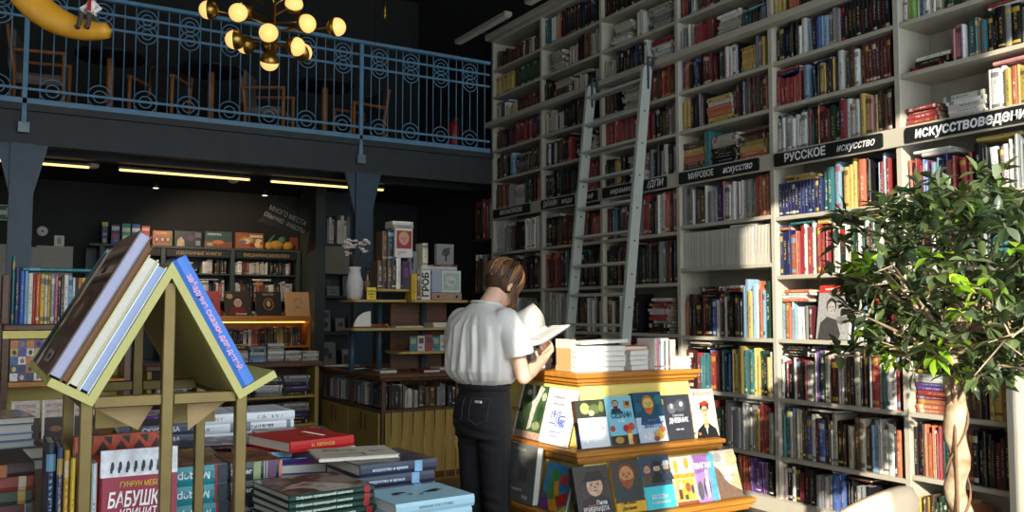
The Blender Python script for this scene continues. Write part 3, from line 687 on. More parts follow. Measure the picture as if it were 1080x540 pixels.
# lower ledge
lbook(3.66,.24,.262,.035,z2,2.165,(112,112,106),'large grey hardback on the lower ledge beside the jeans',
      [('t','НЕМЕЦКИЙ',.4,.9,.05,(150,150,144)),('t','ДИЗАЙН',.6,.78,.06,(90,90,86)),('r',.2,.4,.4,.68,(130,130,124)),('r',.45,.35,.75,.6,(98,98,92)),('r',.5,.62,.7,.68,(136,136,128)),('t','ОТ ПЛАКАТА',.35,.2,.05,(190,190,184)),('t','1960',.7,.1,.07,(200,200,196))],tilt=.12)
lbook(3.40,.2,.205,.015,z2,2.19,(60,140,170),'bright picture cover of a yellow road and red house, corner of the lower ledge',
      [('r',0,.45,1,1,(40,130,180)),('p',[(.2,0),(.75,0),(.55,.7),(.4,.7)],(226,160,50)),('p',[(.5,.3),(1,.5),(1,.2),(.7,.1)],(190,60,40)),('e',.4,.75,.2,.12,(60,150,70)),('p',[(.1,.2),(.3,.85),(.5,.25)],(70,150,80)),('e',.75,.7,.15,.12,(220,60,60)),('p',[(0,0),(.4,0),(.2,.3),(0,.4)],(110,60,140)),('p',[(.7,0),(1,0),(1,.2)],(230,200,70))])
rbook(2.19,.185,.215,.03,z2,3.082,(70,58,50),'dark cover with a curly haired face under a hat on the lower ledge',
      [('r',0,0,1,1,(66,58,52))]+face(.55,.6,.23,.2,(206,170,140),(60,40,30),hat=(40,34,32),cloth=(50,40,40))+[('t','Пили',.68,.27,.09,(240,236,230),0,.9),('t','РЕМБРАНДТА',.5,.15,.095,(240,236,230),0,.72),('t','повесть',.4,.23,.04,(230,120,60))], spine=('',.01,(255,255,255),True,.5,[(.6,1,'D'),(0,.3,'K')]))
rbook(2.39,.165,.225,.022,z2,3.082,(214,160,30),'dark brown and ochre cover with a bearded face, lower ledge',
      [('r',0,.3,1,1,(64,60,50))]+face(.5,.7,.24,.19,(196,140,84),(110,60,36),(150,74,34),cloth=(50,60,60))+[('t','Письма',.42,.2,.08,(90,70,20),.3,.9),('t','Дневник',.42,.09,.07,(70,60,30),.3,.9)])
rbook(2.558,.172,.235,.016,z2,3.082,(70,196,206),'turquoise cover with three bearded men in a row, lower ledge',
      [('r',0,.42,1,1,(56,74,92))]+face(.2,.72,.11,.1,(190,150,120),(90,50,40),(110,60,44),cloth=(90,80,60))+face(.52,.74,.11,.1,(206,180,150),(40,34,30),(44,36,30),hat=(36,34,34),cloth=(40,40,46))+face(.83,.75,.1,.09,(200,170,140),(60,56,50),(80,70,60),hat=(180,190,200),cloth=(50,60,80))+[('t','БЕСЕДЫ',.45,.22,.08,(236,246,246),0,.9),('t','о живописи',.45,.12,.06,(220,240,240))])
rbook(2.735,.130,.215,.02,z2,3.082,(232,206,140),'yellow patterned cover of old buildings on the lower ledge',
      [('r',0,.62,1,1,(226,214,200)),('e',.2,.8,.1,.14,(214,160,40)),('e',.7,.85,.12,.12,(200,150,60)),('r',0,.55,1,.64,(196,150,40)),('r',.1,.1,.9,.52,(220,170,70)),('e',.3,.4,.09,.08,(240,230,190)),('e',.6,.35,.12,.1,(150,90,50)),('r',.15,.12,.3,.32,(90,60,50)),('e',.8,.3,.07,.1,(60,90,110)),('r',.4,.1,.55,.2,(70,80,60)),('r',0,0,1,.07,(150,80,50))])
rbook(2.868,.125,.215,.018,z2,3.082,(150,120,170),'purple and blue cover titled ШАГАЛ on the lower ledge',
      [('r',.7,0,1,1,(86,160,184)),('p',[(0,.6),(.6,.65),(.7,1),(0,1)],(140,96,160)),('e',.5,.3,.17,.22,(70,60,90)),('p',[(.45,.05),(.6,.1),(.62,.55),(.5,.6),(.42,.4)],(216,190,190)),('e',.15,.25,.14,.2,(90,90,100)),('e',.55,.62,.08,.06,(230,200,170)),('t','ШАГАЛ',.42,.76,.12,(240,240,245),0,.85)], tilt=.24)
rbook(2.997,.15,.225,.02,z2,3.082,(196,180,160),'brown figure photograph cover with a white disc on the lower ledge',
      [('e',.8,.8,.24,.16,(206,170,130)),('p',[(.5,.55),(1,.5),(1,.1),(.7,.2)],(210,170,130)),('p',[(0,0),(1,0),(1,.12),(.5,.3),(.2,.6),(0,.7)],(120,96,80)),('e',.2,.85,.2,.1,(150,150,150)),('e',.52,.5,.2,.15,(240,236,228)),('t','искусство',.52,.51,.04,(120,80,70)),('t','обнажения',.52,.46,.04,(120,80,70))], tilt=.3)
# piles and upright books on the top board
TZ = 1.0952
def pile(cx, cy, n, w, h, t, labels, rot=0, z0=TZ, col='W', page=(244,240,232), side=2, g='white paperback piles on the display stand'):
    return stack(cx, cy, z0, [dict(w=w,h=h,t=t,col=col,label=labels if isinstance(labels,str) else labels[i],group=g,page=page,side=side) for i in range(n)], rot)
onord = ['bottom','second from the bottom','third from the bottom','fourth from the bottom','fifth from the bottom']
def pl(desc, n): return ['%s, %s' % (desc, ('top one' if i == n-1 else onord[i])) for i in range(n)]
pile(2.49,3.90,4,.13,.12,.024,pl('white paperback in the small pile next to the reader',4), rot=-90)
bigbook((2.445,3.64,TZ+.001),(0,-1,0),(.0,0,1),.13,.155,.03,(196,160,110),'tan cover board standing upright between the two white piles',[('r',0,.72,1,1,(236,226,206))],page=(240,236,228))
zt = pile(2.60,3.56,5,.20,.28,.0235,pl('large white catalogue in the sunlit pile at the display corner',5), rot=-8)
bigbook((2.50,3.50,zt+.022),(.95,-.1,.03),(.1,.95,-.02),.27,.21,.016,(240,236,228),'open white brochure lying tilted on top of the catalogue pile',page=(244,240,232))
zo = pile(2.82,3.55,4,.19,.125,.0235,pl('white paperback in the pile under the orange book',4), rot=4, g='white paperbacks under the orange book')
stack(2.815,3.545,zo,[dict(w=.17,h=.15,t=.02,col=(222,130,50),label='orange book lying on the white pile beside the catalogues',side=2)],-6)
x = 2.895
for i, (c, tt, l) in enumerate((('W',.016,'first white'),('P',.013,'pink'),('L',.009,'pale blue'),('W',.02,'thick white'),('G',.008,'thin dark green'),('W',.019,'white'),('K',.007,'thin black'),('W',.022,'broad white'),('C',.012,'cream'))):
    bigbook((x+tt,3.42,TZ+.001),(0,1,0),(0,0,1),.14,.15+U(-.008,.006),tt,c,'%s small book, %s in the upright row on the display top' % (l, ORD[i]),group='small upright books on the display top'); x += tt+.0014
pile(3.03,3.70,3,.17,.13,.024,pl('white book in the pile behind the upright row',3), g='white books behind the upright row')
pile(3.085,3.50,3,.16,.10,.02,pl('small white book in the right end pile on the display top',3), g='small white books at the right end of the display')

# ------------------------------------------------------------------ cash counter with brass bars
ct = thing('counter', 'dark wood shop counter with olive doors and vertical brass bars', 'counter', (2.81,6.71,0))
CX1, CY1 = .92, 1.45
MB().box(-.05,CX1,-.07,CY1,.845,.88,bev=.008).box(-.035,CX1,-.055,CY1,.825,.845,bev=.006).build('worktop', WALNUT, ct)
MB().box(0,CX1,.30,CY1,.08,.56).build('carcass', WALNUT, ct)
MB().box(.02,CX1,.0,.3,.06,.565).build('front_panel', OLIVE, ct)['label'] = 'olive yellow panel behind brass bars'
MB().box(.0,.03,0,.03,.0,.825).box(0,.03,CY1-.03,CY1,0,.825).box(0,.03,.7,.73,0,.825).box(.03,CX1,.0,.02,.565,.59).box(0,.02,.03,CY1-.03,.565,.59).box(0,.02,.03,CY1-.03,.06,.08).box(0,CX1,0,CY1,.0,.06).build('frame', WALNUT, ct)
MB().box(.28,CX1,.28,CY1,.56,.825).build('shelf_back', WALNUT, ct)
for y0, y1, hy in ((.035,.345,.30),(.355,.695,.40),(.735,1.07,1.03),(1.08,1.415,1.12)):
    d = MB().box(-.018,.0,y0,y1,.09,.56,bev=.003).build('door', OLIVE, ct)
    MB().box(-.03,-.018,hy-.008,hy+.008,.40,.54,bev=.003).build('handle', WALNUT, d)
for k in range(9):
    x = .06 + k*.098; MB().tube([(x,-.05,.02),(x,-.05,.83)], .006, 8).build('bar', BRASS, ct)
MB().box(-.05,CX1,-.056,-.044,.0,.02).build('foot_rail', BRASS, ct)
SHELVES['c1'] = 'niche above olive counter doors'; SHELVES['c2'] = 'counter niche behind brass bars'
fill('c1',(2.83,8.12,.592),(0,-1,0),(1,0,0),.68,.22,'r98WSWKWSWS/80'); fill('c1',(2.83,7.40,.592),(0,-1,0),(1,0,0),.66,.22,'r98SWWSKDWS/80')
fill('c2',(2.86,6.73,.592),(1,0,0),(0,1,0),.86,.22,'r20KD/80 r15CW/70 r20KDK/80 r12SW/80 r31KDR/80')
for i,(x,y,w,h,c,l) in enumerate(((2.9,7.9,.2,.28,'W','open white magazine at the far end of the counter top'),(2.88,7.55,.19,.26,'K','black magazine on the counter beside the open white one'),(3.06,7.40,.2,.27,'D','brown catalogue lying flat on the counter'),(2.92,6.92,.15,.21,'S','grey leaflet pad near the counter corner'),(3.25,6.82,.16,.24,'M','dark leather ledger near the front edge of the counter'),(3.56,6.80,.15,.2,'D','brown leather folder on the counter beside the ledger'))):
    stack(x,y,.8805,[dict(w=w,h=h,t=U(.008,.03),col=c,label=l,group='papers on the counter',side=1)],U(-20,20))
stack(3.54,7.035,.8805,[dict(w=.19,h=.17,t=.02,col='W',label='white flat box on the counter under the lower tower shelf',side=1)],1)
# shelf tower standing on the counter
tw = thing('shelf_tower', 'round-edged olive and dark wood shelf tower on the counter', 'shelf', (3.14,7.05,.88))
def rshelf(z, x0, x1, y0=-.17, y1=.2, name='shelf'):
    pts = []; r = .06
    for cx, cy, a in ((x1-r,y1-r,0),(x0+r,y1-r,90),(x0+r,y0+r,180),(x1-r,y0+r,270)):
        for q in range(5): w = math.radians(a+q*22.5); pts.append((cx+r*math.cos(w), cy+r*math.sin(w)))
    mb = MB(); n = len(pts)
    for zz in (z-.02, z):
        for px, py in pts: mb.v.append((px,py,zz))
    mb.face(list(range(n-1,-1,-1))); mb.face([n+i for i in range(n)])
    for i in range(n): mb.face([i,(i+1)%n,n+(i+1)%n,n+i])
    mb.build(name, OLIVE, tw)
rshelf(.372,-.52,.54); rshelf(.61,-.52,-.02); rshelf(.61,.0,.56,-.2,.2); rshelf(.70,-.31,-.0,-.18,.2); rshelf(.17,-.1,.54)
for x, z in ((-.17,.70),(.25,.61),(-.42,.372),(.48,.372)):
    MB().tube([(x,.115,0),(x,.115,z-.021)],.026,12).build('post', STEEL, tw)
MB().box(-.05,.5,.15,.17,0,.59,bev=.004).build('back_board', WALNUT, tw)
TX, TY, TB = 3.14, 7.05, .88
def up_book(x, y, z, w, h, t, col, label, art=(), **k):      # faces -y
    return bigbook((x,y,z+.001),(1,0,0),(0,0,1),w,h,t,col,label,art,**k)
def spine_book(x, y, z, t, h, w, col, label, **k):
    return bigbook((x+t,y,z+.001),(0,1,0),(0,0,1),w,h,t,col,label,**k)
z = TB+.61
up_book(TX+.085,TY-.19,z,.085,.255,.10,(214,210,200),'white box with the black vertical word ГРОБ on the counter tower',name='box',cat='box')
o = bpy.data.objects['box']; text(o,'ГРОБ',.082,frame((.043,.13,.0006),(0,1,0),(-1,0,0)),BLACK,bold=.003)
for i,(x,t_,c,l) in enumerate(((TX+.005,.02,'Y','yellow book, left of the ГРОБ box'),(TX+.03,.024,'Y','second yellow book, touching the ГРОБ box side'),(TX+.058,.024,'D','brown book squeezed against the ГРОБ box'))): spine_book(x,TY-.17,z,t_,.22,.14,c,l)
up_book(TX+.18,TY-.19,z+.066,.09,.19,.03,(150,160,170),'grey book standing on the pinkish crate of the tower')
up_book(TX+.275,TY-.19,z+.066,.19,.19,.03,(190,200,190),'pale green picture book on the pinkish crate of the tower',[('r',.1,.1,.9,.9,(170,186,170)),('e',.5,.5,.25,.25,(200,206,196)),('t','сад',.5,.5,.15,(120,130,120))])
t = thing('drawer_crate','pinkish brown wooden crate with two round holes on the tower','crate',(TX+.18,TY-.2,z+.0005))
MB().box(0,.29,0,.14,0,.062,bev=.004).build('body', mat('pink_wood',(160,126,106),.6), t)
for q in (.06,.24): MB().tube([(q,-.0008,.03),(q,-.003,.03)],.012,12).build('finger_hole', BLACK, t)
stack(TX+.26,TY-.09,z+.259,[dict(w=.2,h=.34,t=.03,col=(190,190,186),label='long white box file lying above the ГРОБ box',side=0),dict(w=.17,h=.24,t=.018,col='D',label='dark brown tray lying on the white box file',side=0,dx=.06),],0)
spine_book(TX+.13,TY-.12,z+.293,.05,.20,.15,(206,196,170),'thick cream book standing upright on the white box file')
up_book(TX+.27,TY-.10,z+.315,.17,.18,.05,(128,130,128),'grey box with a black drawn tree on the brown tray',[('e',.55,.6,.22,.2,(60,60,60)),('r',.5,.15,.6,.5,(40,40,40)),('e',.4,.5,.1,.08,(70,70,70)),('e',.7,.75,.1,.08,(70,70,70))],name='box',cat='box')
up_book(TX+.01,TY-.08,z+.222,.08,.2,.03,(120,124,126),'small grey cover with a black figure beside the cream book',[('e',.5,.6,.2,.2,(50,50,50)),('r',.4,.2,.6,.5,(60,60,60))])
z = TB+.70
for i,(x,t_,h,c,l) in enumerate(((TX-.29,.045,.24,'D','dark brown book at the left end of the raised tower shelf'),(TX-.243,.04,.24,'K','black book with faded spine on the raised tower shelf'),(TX-.20,.04,.24,'D','brown speckled book on the raised tower shelf'),(TX-.158,.035,.24,'K','wide black book beside the white one on the tower'),(TX-.121,.04,.27,'W','tall white book on the raised tower shelf'),(TX-.079,.07,.24,'K','black book behind the purple face cover'))): spine_book(x,TY-.13,z,t_,h,.15,c,l)
up_book(TX-.079,TY-.155,z,.072,.24,.02,(60,40,70),'dark purple cover beside the white spine on the tower',face(.5,.6,.3,.2,(120,60,110),(40,30,50)))
up_book(TX-.135,TY-.12,z+.273,.165,.25,.09,(214,206,196),'white box with a red square and yellow haired face on the tower top',
        [('r',.1,.3,.95,.92,(160,50,50))]+face(.52,.62,.24,.2,(216,150,140),(206,180,70))+[('t','Портрет',.4,.18,.06,(150,60,60)),('t','№1',.25,.1,.05,(90,90,90))],name='box',cat='box')
stack(TX-.055,TY-.03,z+.5245,[dict(w=.17,h=.2,t=.028,col='S',label='grey flat box, lower of the two on the face box',side=0),dict(w=.17,h=.19,t=.03,col='W',label='white flat box, upper of the two on the face box',side=0)],0)
spine_book(TX-.245,TY-.12,z+.242,.045,.25,.14,'D','brown book beside the white face box'); spine_book(TX-.195,TY-.12,z+.242,.05,.26,.14,'K','black book touching the white face box')
stack(TX-.26,TY,TB+.372,[dict(w=.15,h=.22,t=.018,col='D',label='brown notebook, lower one on the middle tower shelf',side=0),dict(w=.14,h=.2,t=.014,col='R',label='red notebook, upper one on the middle tower shelf',side=0)],4)
stack(TX+.02,TY-.02,TB+.372,[dict(w=.16,h=.25,t=.014,col='W',label='white notebook in the middle of the tower shelf',side=0),dict(w=.15,h=.22,t=.012,col='D',label='brown notebook, flat on the white notebook',side=0)],-3)
stack(TX+.36,TY-.03,TB+.372,[dict(w=.2,h=.27,t=.02,col='W',label='lower white flat box on the middle tower shelf',side=0),dict(w=.2,h=.26,t=.02,col='W',label='upper white flat box on the middle tower shelf',side=0)],0)
for i in range(7):
    up_book(TX+.0+i*.072,TY-.15+.0,TB+.17+(0 if i%2 else .0),.066,.12+U(-.02,.02),.008,random.choice([(190,190,180),(60,120,130),(150,60,50),(90,110,140),(200,180,150)]),'%s small card in the row under the middle tower shelf' % ORD[i],[('r',.15,.5,.85,.85,random.choice([(60,70,80),(170,160,120),(120,50,50)])),('r',.15,.2,.6,.3,(90,90,90))],name='greeting_card',cat='card',group='cards on the counter tower')
# vase with cotton branches, yellow note, fan shape
t = thing('vase','crumpled white paper vase with dried flowers on the tower left end','vase',(TX-.455,TY-.02,TB+.6105))
mb = MB(); n0 = 0; prof = [(.001,.0),(.055,.0),(.068,.03),(.075,.09),(.07,.15),(.055,.2),(.046,.25),(.05,.275),(.044,.272),(.04,.25),(.001,.22)]
mb.lathe(prof, None, 16)
mb.v = [(x*(1+.09*math.sin(z*60+math.atan2(y,x)*5)), y*(1+.09*math.cos(z*47+math.atan2(y,x)*3)), z) for x,y,z in mb.v]
mb.build('vessel', mat('crumpled_paper',(196,190,186),.7,var=.1,scale=30,bump=.4), t)
stem = MB(); bl = MB(); random.seed(5)
for k in range(11):
    a = U(0,2*PI); L_ = U(.09,.24); x, y, zt_ = .4*L_*math.cos(a)*1.3, .3*L_*math.sin(a), .26+L_
    stem.tube([(0,0,.2),(x*.3,y*.3,.26+L_*.4),(x,y,zt_)],[.003,.0025,.002],5)
    for q in range(4):
        bx, by, bz = x+U(-.025,.025), y+U(-.02,.02), zt_+U(-.03,.02); rr = U(.012,.02)
        for w in range(4): bl.sphere((bx+rr*.5*math.cos(w*1.57), by+rr*.5*math.sin(w*1.57), bz), rr*.6, 7, 4)
stem.build('stem', mat('twig',(70,50,40),.8), t); bl.build('blossoms', mat('cotton',(214,200,192),.9,var=.1,scale=60), t)
up_book(TX-.40,TY-.165,TB+.61,.08,.1,.004,(226,200,40),'yellow note card at the foot of the white vase',[('t','скидки',.5,.7,.16,(60,50,20)),('t','книги',.5,.45,.16,(60,50,20)),('t','тут',.5,.2,.16,(60,50,20))],name='note_card',cat='card')
t = thing('dark_bottle','slim dark brown bottle standing beside the white vase','bottle',(TX-.345,TY-.03,TB+.6105))
MB().lathe([(.001,0),(.022,0),(.024,.01),(.024,.2),(.018,.23),(.012,.25),(.001,.25)],None,14).build('body', mat('bottle_brown',(60,38,30),.2,coat=.3), t)
MB().lathe([(.001,.2505),(.014,.2505),(.014,.275),(.001,.276)],None,12).build('cap', BLACK, t); MB().lathe([(.0245,.06),(.0245,.16)],None,14).build('label_band', mat('label_paper',(120,90,60),.7), t)
t = thing('napkin_holder','white fan shaped paper holder on the middle tower shelf','holder',(TX-.48,TY-.08,TB+.3725))
mb = MB(); pts = [(-.0,0)]+[(.15-.15*math.cos(math.radians(a)),.14*math.sin(math.radians(a))) for a in range(0,91,10)]+[(.15,0)]; mb.prism(pts,(0,.02)); mb.build('fan', PAPERW, t); MB().box(0,.17,-.01,.03,-.0,.012,bev=.003).build('base', WALNUT, t)
# ------------------------------------------------------------------ back wall bookcase under the mezzanine
bk = thing('back_bookcase', 'dark grey-green bookcase with gold-lettered header signs under the mezzanine', 'bookcase', (1.0,10.4,0))
LIT = mat('shelf_strip_glow', (255,190,90), .5, emit=3.)
BX = [0.1,.72,1.48,2.26]
MB().box(-.03,2.29,.0,.34,2.10,2.13,bev=.004).build('top_board', DGREY, bk)
MB().box(-.03,2.29,.32,.34,0,2.10).build('back_panel', DGREY, bk)
for x in BX: MB().box(x-.025,x+.025,.0,.32,0,2.1,bev=.003).build('upright', DGREY, bk)
for k in range(3):
    for z in (.0+.12,.47,.85,1.20,1.52,1.83):
        MB().box(BX[k]+.025,BX[k+1]-.025,.01,.32,z-.02,z,bev=.002).build('shelf', DGREY, bk)
GOLD = mat('gold_letter', (186,150,96), .6)
for k, s in enumerate(('ДЕТСКАЯ','ИЗБРАННЫЕ КНИГИ','ENGLISH/FRANÇAIS/DEUTSCH')):
    b = MB().box(BX[k]+.03,BX[k+1]-.03,-.012,.0,2.01,2.095,bev=.003).build('header_sign', BLACK, bk); text(b, s, .055, frame(((BX[k]+BX[k+1])/2,-.0125,2.052),(1,0,0),(0,0,1)), GOLD, sx=(.8,.9,.72)[k])
DE = thing('display_ledge', 'honey wood display ledge with face-out books in front of the back bookcase', 'shelf', (1.9,10.1,0))
MB().box(-.2,1.42,-.05,.26,1.285,1.325,bev=.006).build('top_board', OAK, DE); MB().box(-.2,1.42,-.08,-.05,1.28,1.345,bev=.004).build('front_lip', OAK, DE)
MB().box(-.2,1.42,.24,.26,.95,1.285).build('back_panel', WALNUT, DE); MB().box(-.2,-.17,-.05,.24,0,1.285).build('side_panel', OAK, DE); MB().box(1.39,1.42,-.05,.24,0,1.285).build('side_panel', OAK, DE)
MB().box(-.15,1.38,.1,.14,1.265,1.284).build('light_strip', LIT, DE); MB().box(-.17,1.39,-.05,.24,.98,1.0).build('shelf', OAK, DE)
SHELVES['d'] = 'lit shelf under the display ledge'
fill('d',(1.74,10.08,1.001),(1,0,0),(0,1,0),1.5,.26,'s20SCW r20KD/80 r30DKWRK/75 r28DYDD/78')
for k,(sp) in enumerate(({1.83:'r98KWRK/80',1.52:'r98KDW/80',1.20:'r98KW/70'},{1.83:'s58KSKKWR r20WC/92 r20KD/85',1.52:'r98WKSWKR/80^2W',1.20:'r98KDR/80'},{1.83:'r30WMRW/84^1C r28CCWW/84 r40KKKWM/84^1Y',1.52:'r25WDK/80 r40KMRW/80^2WC r33KWWC/82',1.20:'r98KDR/80'})):
    for z, s in sp.items():
        key = ('b%d' % k, z); SHELVES[key] = '%s shelf, back bookcase, %s header' % ({1.83:'top',1.52:'second',1.20:'third'}[z], ('ДЕТСКАЯ','КНИГИ','ENGLISH')[k])
        fill(key, (1.0+BX[k]+.027,10.41,z),(1,0,0),(0,1,0),BX[k+1]-BX[k]-.054,.27 if z < 1.8 else .165, s)
pc = [((150,60,60),'maroon cover with a portrait under ornate lettering on the display ledge'),((50,40,34),'dark cover with a woman in a red dress, titled at the foot'),((40,34,28),'dark brown cover with a small oval portrait on the ledge'),((190,150,110),'tan cover with a pencil drawn face at the right end of the ledge')]
for i,(c,l) in enumerate(pc):
    x = 1.98+i*.345; h = .3
    art = [face(.5,.55,.2,.16,(200,150,110),(60,36,26),cloth=(150,30,36))+[('t','Саломея',.55,.12,.09,(220,200,180),.3,.8)], face(.5,.55,.15,.17,(190,160,140),(40,30,26),cloth=(120,20,26))+[('e',.2,.8,.12,.1,(170,150,110)),('t','Саломея',.6,.12,.09,(230,220,200),.3,.8)], [('e',.5,.5,.2,.24,(150,110,60)),('e',.5,.5,.16,.2,(44,34,28)),('e',.5,.52,.08,.12,(200,160,110)),('t','МАСТЕР',.5,.88,.08,(200,170,110))], [('e',.5,.6,.16,.16,(170,130,94)),('e',.5,.58,.13,.13,(200,160,120)),('e',.45,.6,.02,.01,(90,60,40)),('e',.56,.6,.02,.01,(90,60,40)),('p',[(.3,.3),(.5,.42),(.7,.3),(.5,.36)],(150,110,80))]][i]
    bigbook((x,10.058,1.3315),(1,0,0),(0,.25,.97),.30,h,.02,c,l,art,group='face-out books on the back ledge')
# toys and boxes on the bookcase top
def gamebox(x, y, z, w, h, d, c, label, art, name='game_box'):
    t = thing(name, label, 'box', (x,y,z+.0006)); mb = MB(); mb.box(0,w,0,d,0,h,bev=.004,c=lin(c)); mb.build('carton', INK, t)
    artmesh(t,(0,-.0002,0),(1,0,0),(0,0,1),w,h,art,'printed_front'); return t
def blobs(cols, n=9, s=None):
    random.seed(s or 3); return [('e',U(.15,.85),U(.15,.6),U(.07,.16),U(.08,.2),random.choice(cols)) for _ in range(n)]
gamebox(1.10,10.5,2.13,.06,.24,.16,(30,50,100),'tall narrow navy toy box with a yellow top, leftmost on the back bookcase',[('r',0,.8,1,1,(206,190,80)),('t','книга',.5,.45,.12,'W',0,.4),('e',.5,.15,.3,.1,(190,170,120))])
gamebox(1.19,10.5,2.13,.095,.22,.1,(34,36,90),'dark blue card box with a red and white emblem',[('r',.1,.7,.9,.9,(226,220,200)),('e',.5,.4,.35,.14,(190,60,70)),('e',.5,.22,.3,.1,(60,100,180))])
gamebox(1.30,10.5,2.13,.09,.235,.1,(40,150,130),'turquoise and cream card box between two blue ones',[('r',.05,.6,.95,.8,(220,214,180)),('e',.6,.2,.3,.12,(190,50,60)),('e',.4,.35,.3,.1,(200,210,180))])
gamebox(1.40,10.5,2.13,.09,.235,.1,(30,90,150),'mid blue card box with a white title band',[('r',.05,.62,.95,.8,(226,224,216)),('e',.5,.3,.25,.08,(120,170,210))])
gamebox(1.50,10.5,2.13,.09,.22,.1,(190,50,44),'red card box with an orange flame picture',[('r',.1,.75,.9,.88,(230,190,170)),('e',.5,.25,.35,.2,(230,130,40))])
gamebox(1.61,10.45,2.13,.21,.17,.1,(170,100,50),'orange brown game box showing three round faces',[('e',.22,.4,.12,.2,(90,40,30)),('e',.5,.4,.12,.2,(90,40,30)),('e',.78,.4,.12,.2,(90,40,30)),('e',.22,.42,.07,.12,(220,180,150)),('e',.5,.42,.07,.12,(220,180,150)),('e',.78,.42,.07,.12,(220,180,150)),('r',.1,.75,.7,.9,(200,140,90)),('r',.9,0,1,1,(90,120,50))])
gamebox(1.84,10.45,2.13,.30,.18,.06,(28,26,30),'black game box with a pale domed figure',[('p',[(.1,0),(.38,0),(.36,.4),(.24,.62),(.12,.4)],(190,160,130)),('e',.6,.55,.14,.2,(70,50,70)),('r',.78,.1,.95,.4,(130,130,130)),('r',.75,.6,.98,.9,(90,86,90))])
gamebox(2.17,10.45,2.13,.31,.19,.06,(40,70,60),'green game box with a brown landscape and white title',[('r',0,0,1,.4,(130,70,40)),('t','АМЕРИКА',.35,.8,.13,(190,200,190)),('e',.5,.35,.2,.12,(200,110,60)),('e',.8,.45,.14,.1,(60,60,40)),('e',.2,.2,.12,.1,(160,160,90))])
gamebox(2.52,10.45,2.13,.33,.19,.06,(150,90,50),'orange and gold game box with a crowd of figures',[('r',.5,.72,.95,.86,(216,206,180)),('t','Сказки',.25,.85,.12,(200,50,40))]+blobs([(206,150,60),(230,200,150),(110,110,130),(190,60,50),(90,50,30)],12,8))
t = thing('plush_toy','low yellow and green plush toy on the right end of the back bookcase','toy',(3.02,10.5,2.1305))
mb = MB(); 
for (x,y,z,r) in ((0,0,.06,(.1,.07,.06)),(.13,0,.055,(.08,.07,.055)),(-.09,.0,.05,(.06,.05,.05))): mb.sphere((x,y,z), r, 12, 7)
mb.build('body', mat('plush_yellow',(190,140,50),.9,scale=40,bump=.3), t)
mb = MB(); mb.sphere((.06,-.02,.12),(.05,.045,.045),12,7); mb.tube([(-.1,0,.08),(-.06,-.02,.15),(-.03,-.02,.18)],[.018,.014,.006],7); mb.build('head', mat('plush_green',(70,120,100),.9,scale=40,bump=.3), t)
MB().box(.16,.28,.0,.05,-.0,.17,bev=.02).build('wing', mat('plush_rust',(120,60,36),.9), t)
# hanging arrow sign
t = thing('arrow_sign','black arrow sign with chalk lettering hanging below the mezzanine','sign',M=Matrix.Translation((2.92,9.75,2.42)) @ Matrix.Rotation(math.radians(22),4,'Y'))
mb = MB(); mb.prism([(-.30,.15),(.16,.12),(.30,0),(.16,-.12),(-.30,-.15),(-.22,0)],(-.012,.012)); mb.build('board', mat('sign_black2',(20,19,18),.7), t)
CH2 = mat('chalk_grey',(160,156,146),.8)
text(t,'МНОГО МЕСТА',.075,frame((-.02,-.0128,.045),(1,0,0),(0,0,1)),CH2,sx=.8,shear=.1); text(t,'ОБЫЧНО · РАБОТЫ',.07,frame((-.02,-.0128,-.045),(1,0,0),(0,0,1)),CH2,sx=.75,shear=.1)
MB().tube([(-.2,0,.15),(-.28,0,.42)],.002,5).tube([(.1,0,.13),(.02,0,.45)],.002,5).build('wire', STEEL, t)

# dark alcove with binders and picture frames, right of the back bookcase
struct('trim_1', MB().box(3.30,3.42,9.9,10.5,0,2.86), DGREY, 'dark grey-green panel between the back bookcase and the alcove')
al = thing('alcove_shelf','dark wall shelf with framed pictures and binders behind the steel column','shelf',(3.42,10.0,0))
MB().box(0,.02,.0,.35,0,2.86).box(.62,.64,.0,.35,0,2.86).build('side_panel', DGREY, al); MB().box(.02,.62,.33,.35,0,2.86).build('back_panel', DGREY, al)
for z in (.75,1.15,1.58,2.2): MB().box(.02,.62,.0,.33,z-.03,z,bev=.003).build('shelf', DGREY, al)
MB().box(.02,.62,.02,.04,1.84,2.168).build('cream_panel', mat('dull_cream',(140,134,112),.7), al)
SHELVES['a'] = 'top shelf of the alcove'
fill('a',(3.45,10.02,2.201),(1,0,0),(0,1,0),.55,.36,'r30SWK/92 r38WSWSWS/88 g14 r16K/60')
def frame_pic(x,y,z,w,h,c,label,art): 
    t = thing('framed_picture', label, 'picture', M=Matrix.Translation((x,y,z+.0035)) @ Matrix.Rotation(-.16,4,'X'), group='pictures in the alcove')
    mb = MB(); mb.box(0,w,0,.012,0,h,bev=.003,c=lin(c)); mb.build('frame', INK, t); mb = MB(); mb.box(.008,w-.008,-.001,0,.008,h-.008,c=lin((150,150,140))); mb.build('mat_board', INK, t)
    artmesh(t,(.01,-.0012,.01),(1,0,0),(0,0,1),w-.02,h-.02,art,'picture_print')
frame_pic(3.455,10.2,1.58,.15,.2,(60,80,70),'green picture at the left of the upper alcove shelf',[('r',.0,.0,1,1,(60,90,76)),('e',.4,.6,.2,.2,(120,140,120))])
frame_pic(3.52,10.12,1.58,.16,.12,(120,124,116),'small pale postcard in front of the green picture',[('t','ПРИВЕТ',.5,.6,.2,(80,90,80)),('r',.2,.2,.8,.35,(90,100,90))])
frame_pic(3.74,10.15,1.58,.21,.25,(150,150,144),'grey framed photo of a couple on the upper alcove shelf',[('r',0,0,1,1,(120,120,118)),('e',.35,.6,.12,.12,(60,56,54)),('e',.65,.62,.12,.12,(70,60,54)),('r',.2,.1,.8,.45,(60,56,60))])
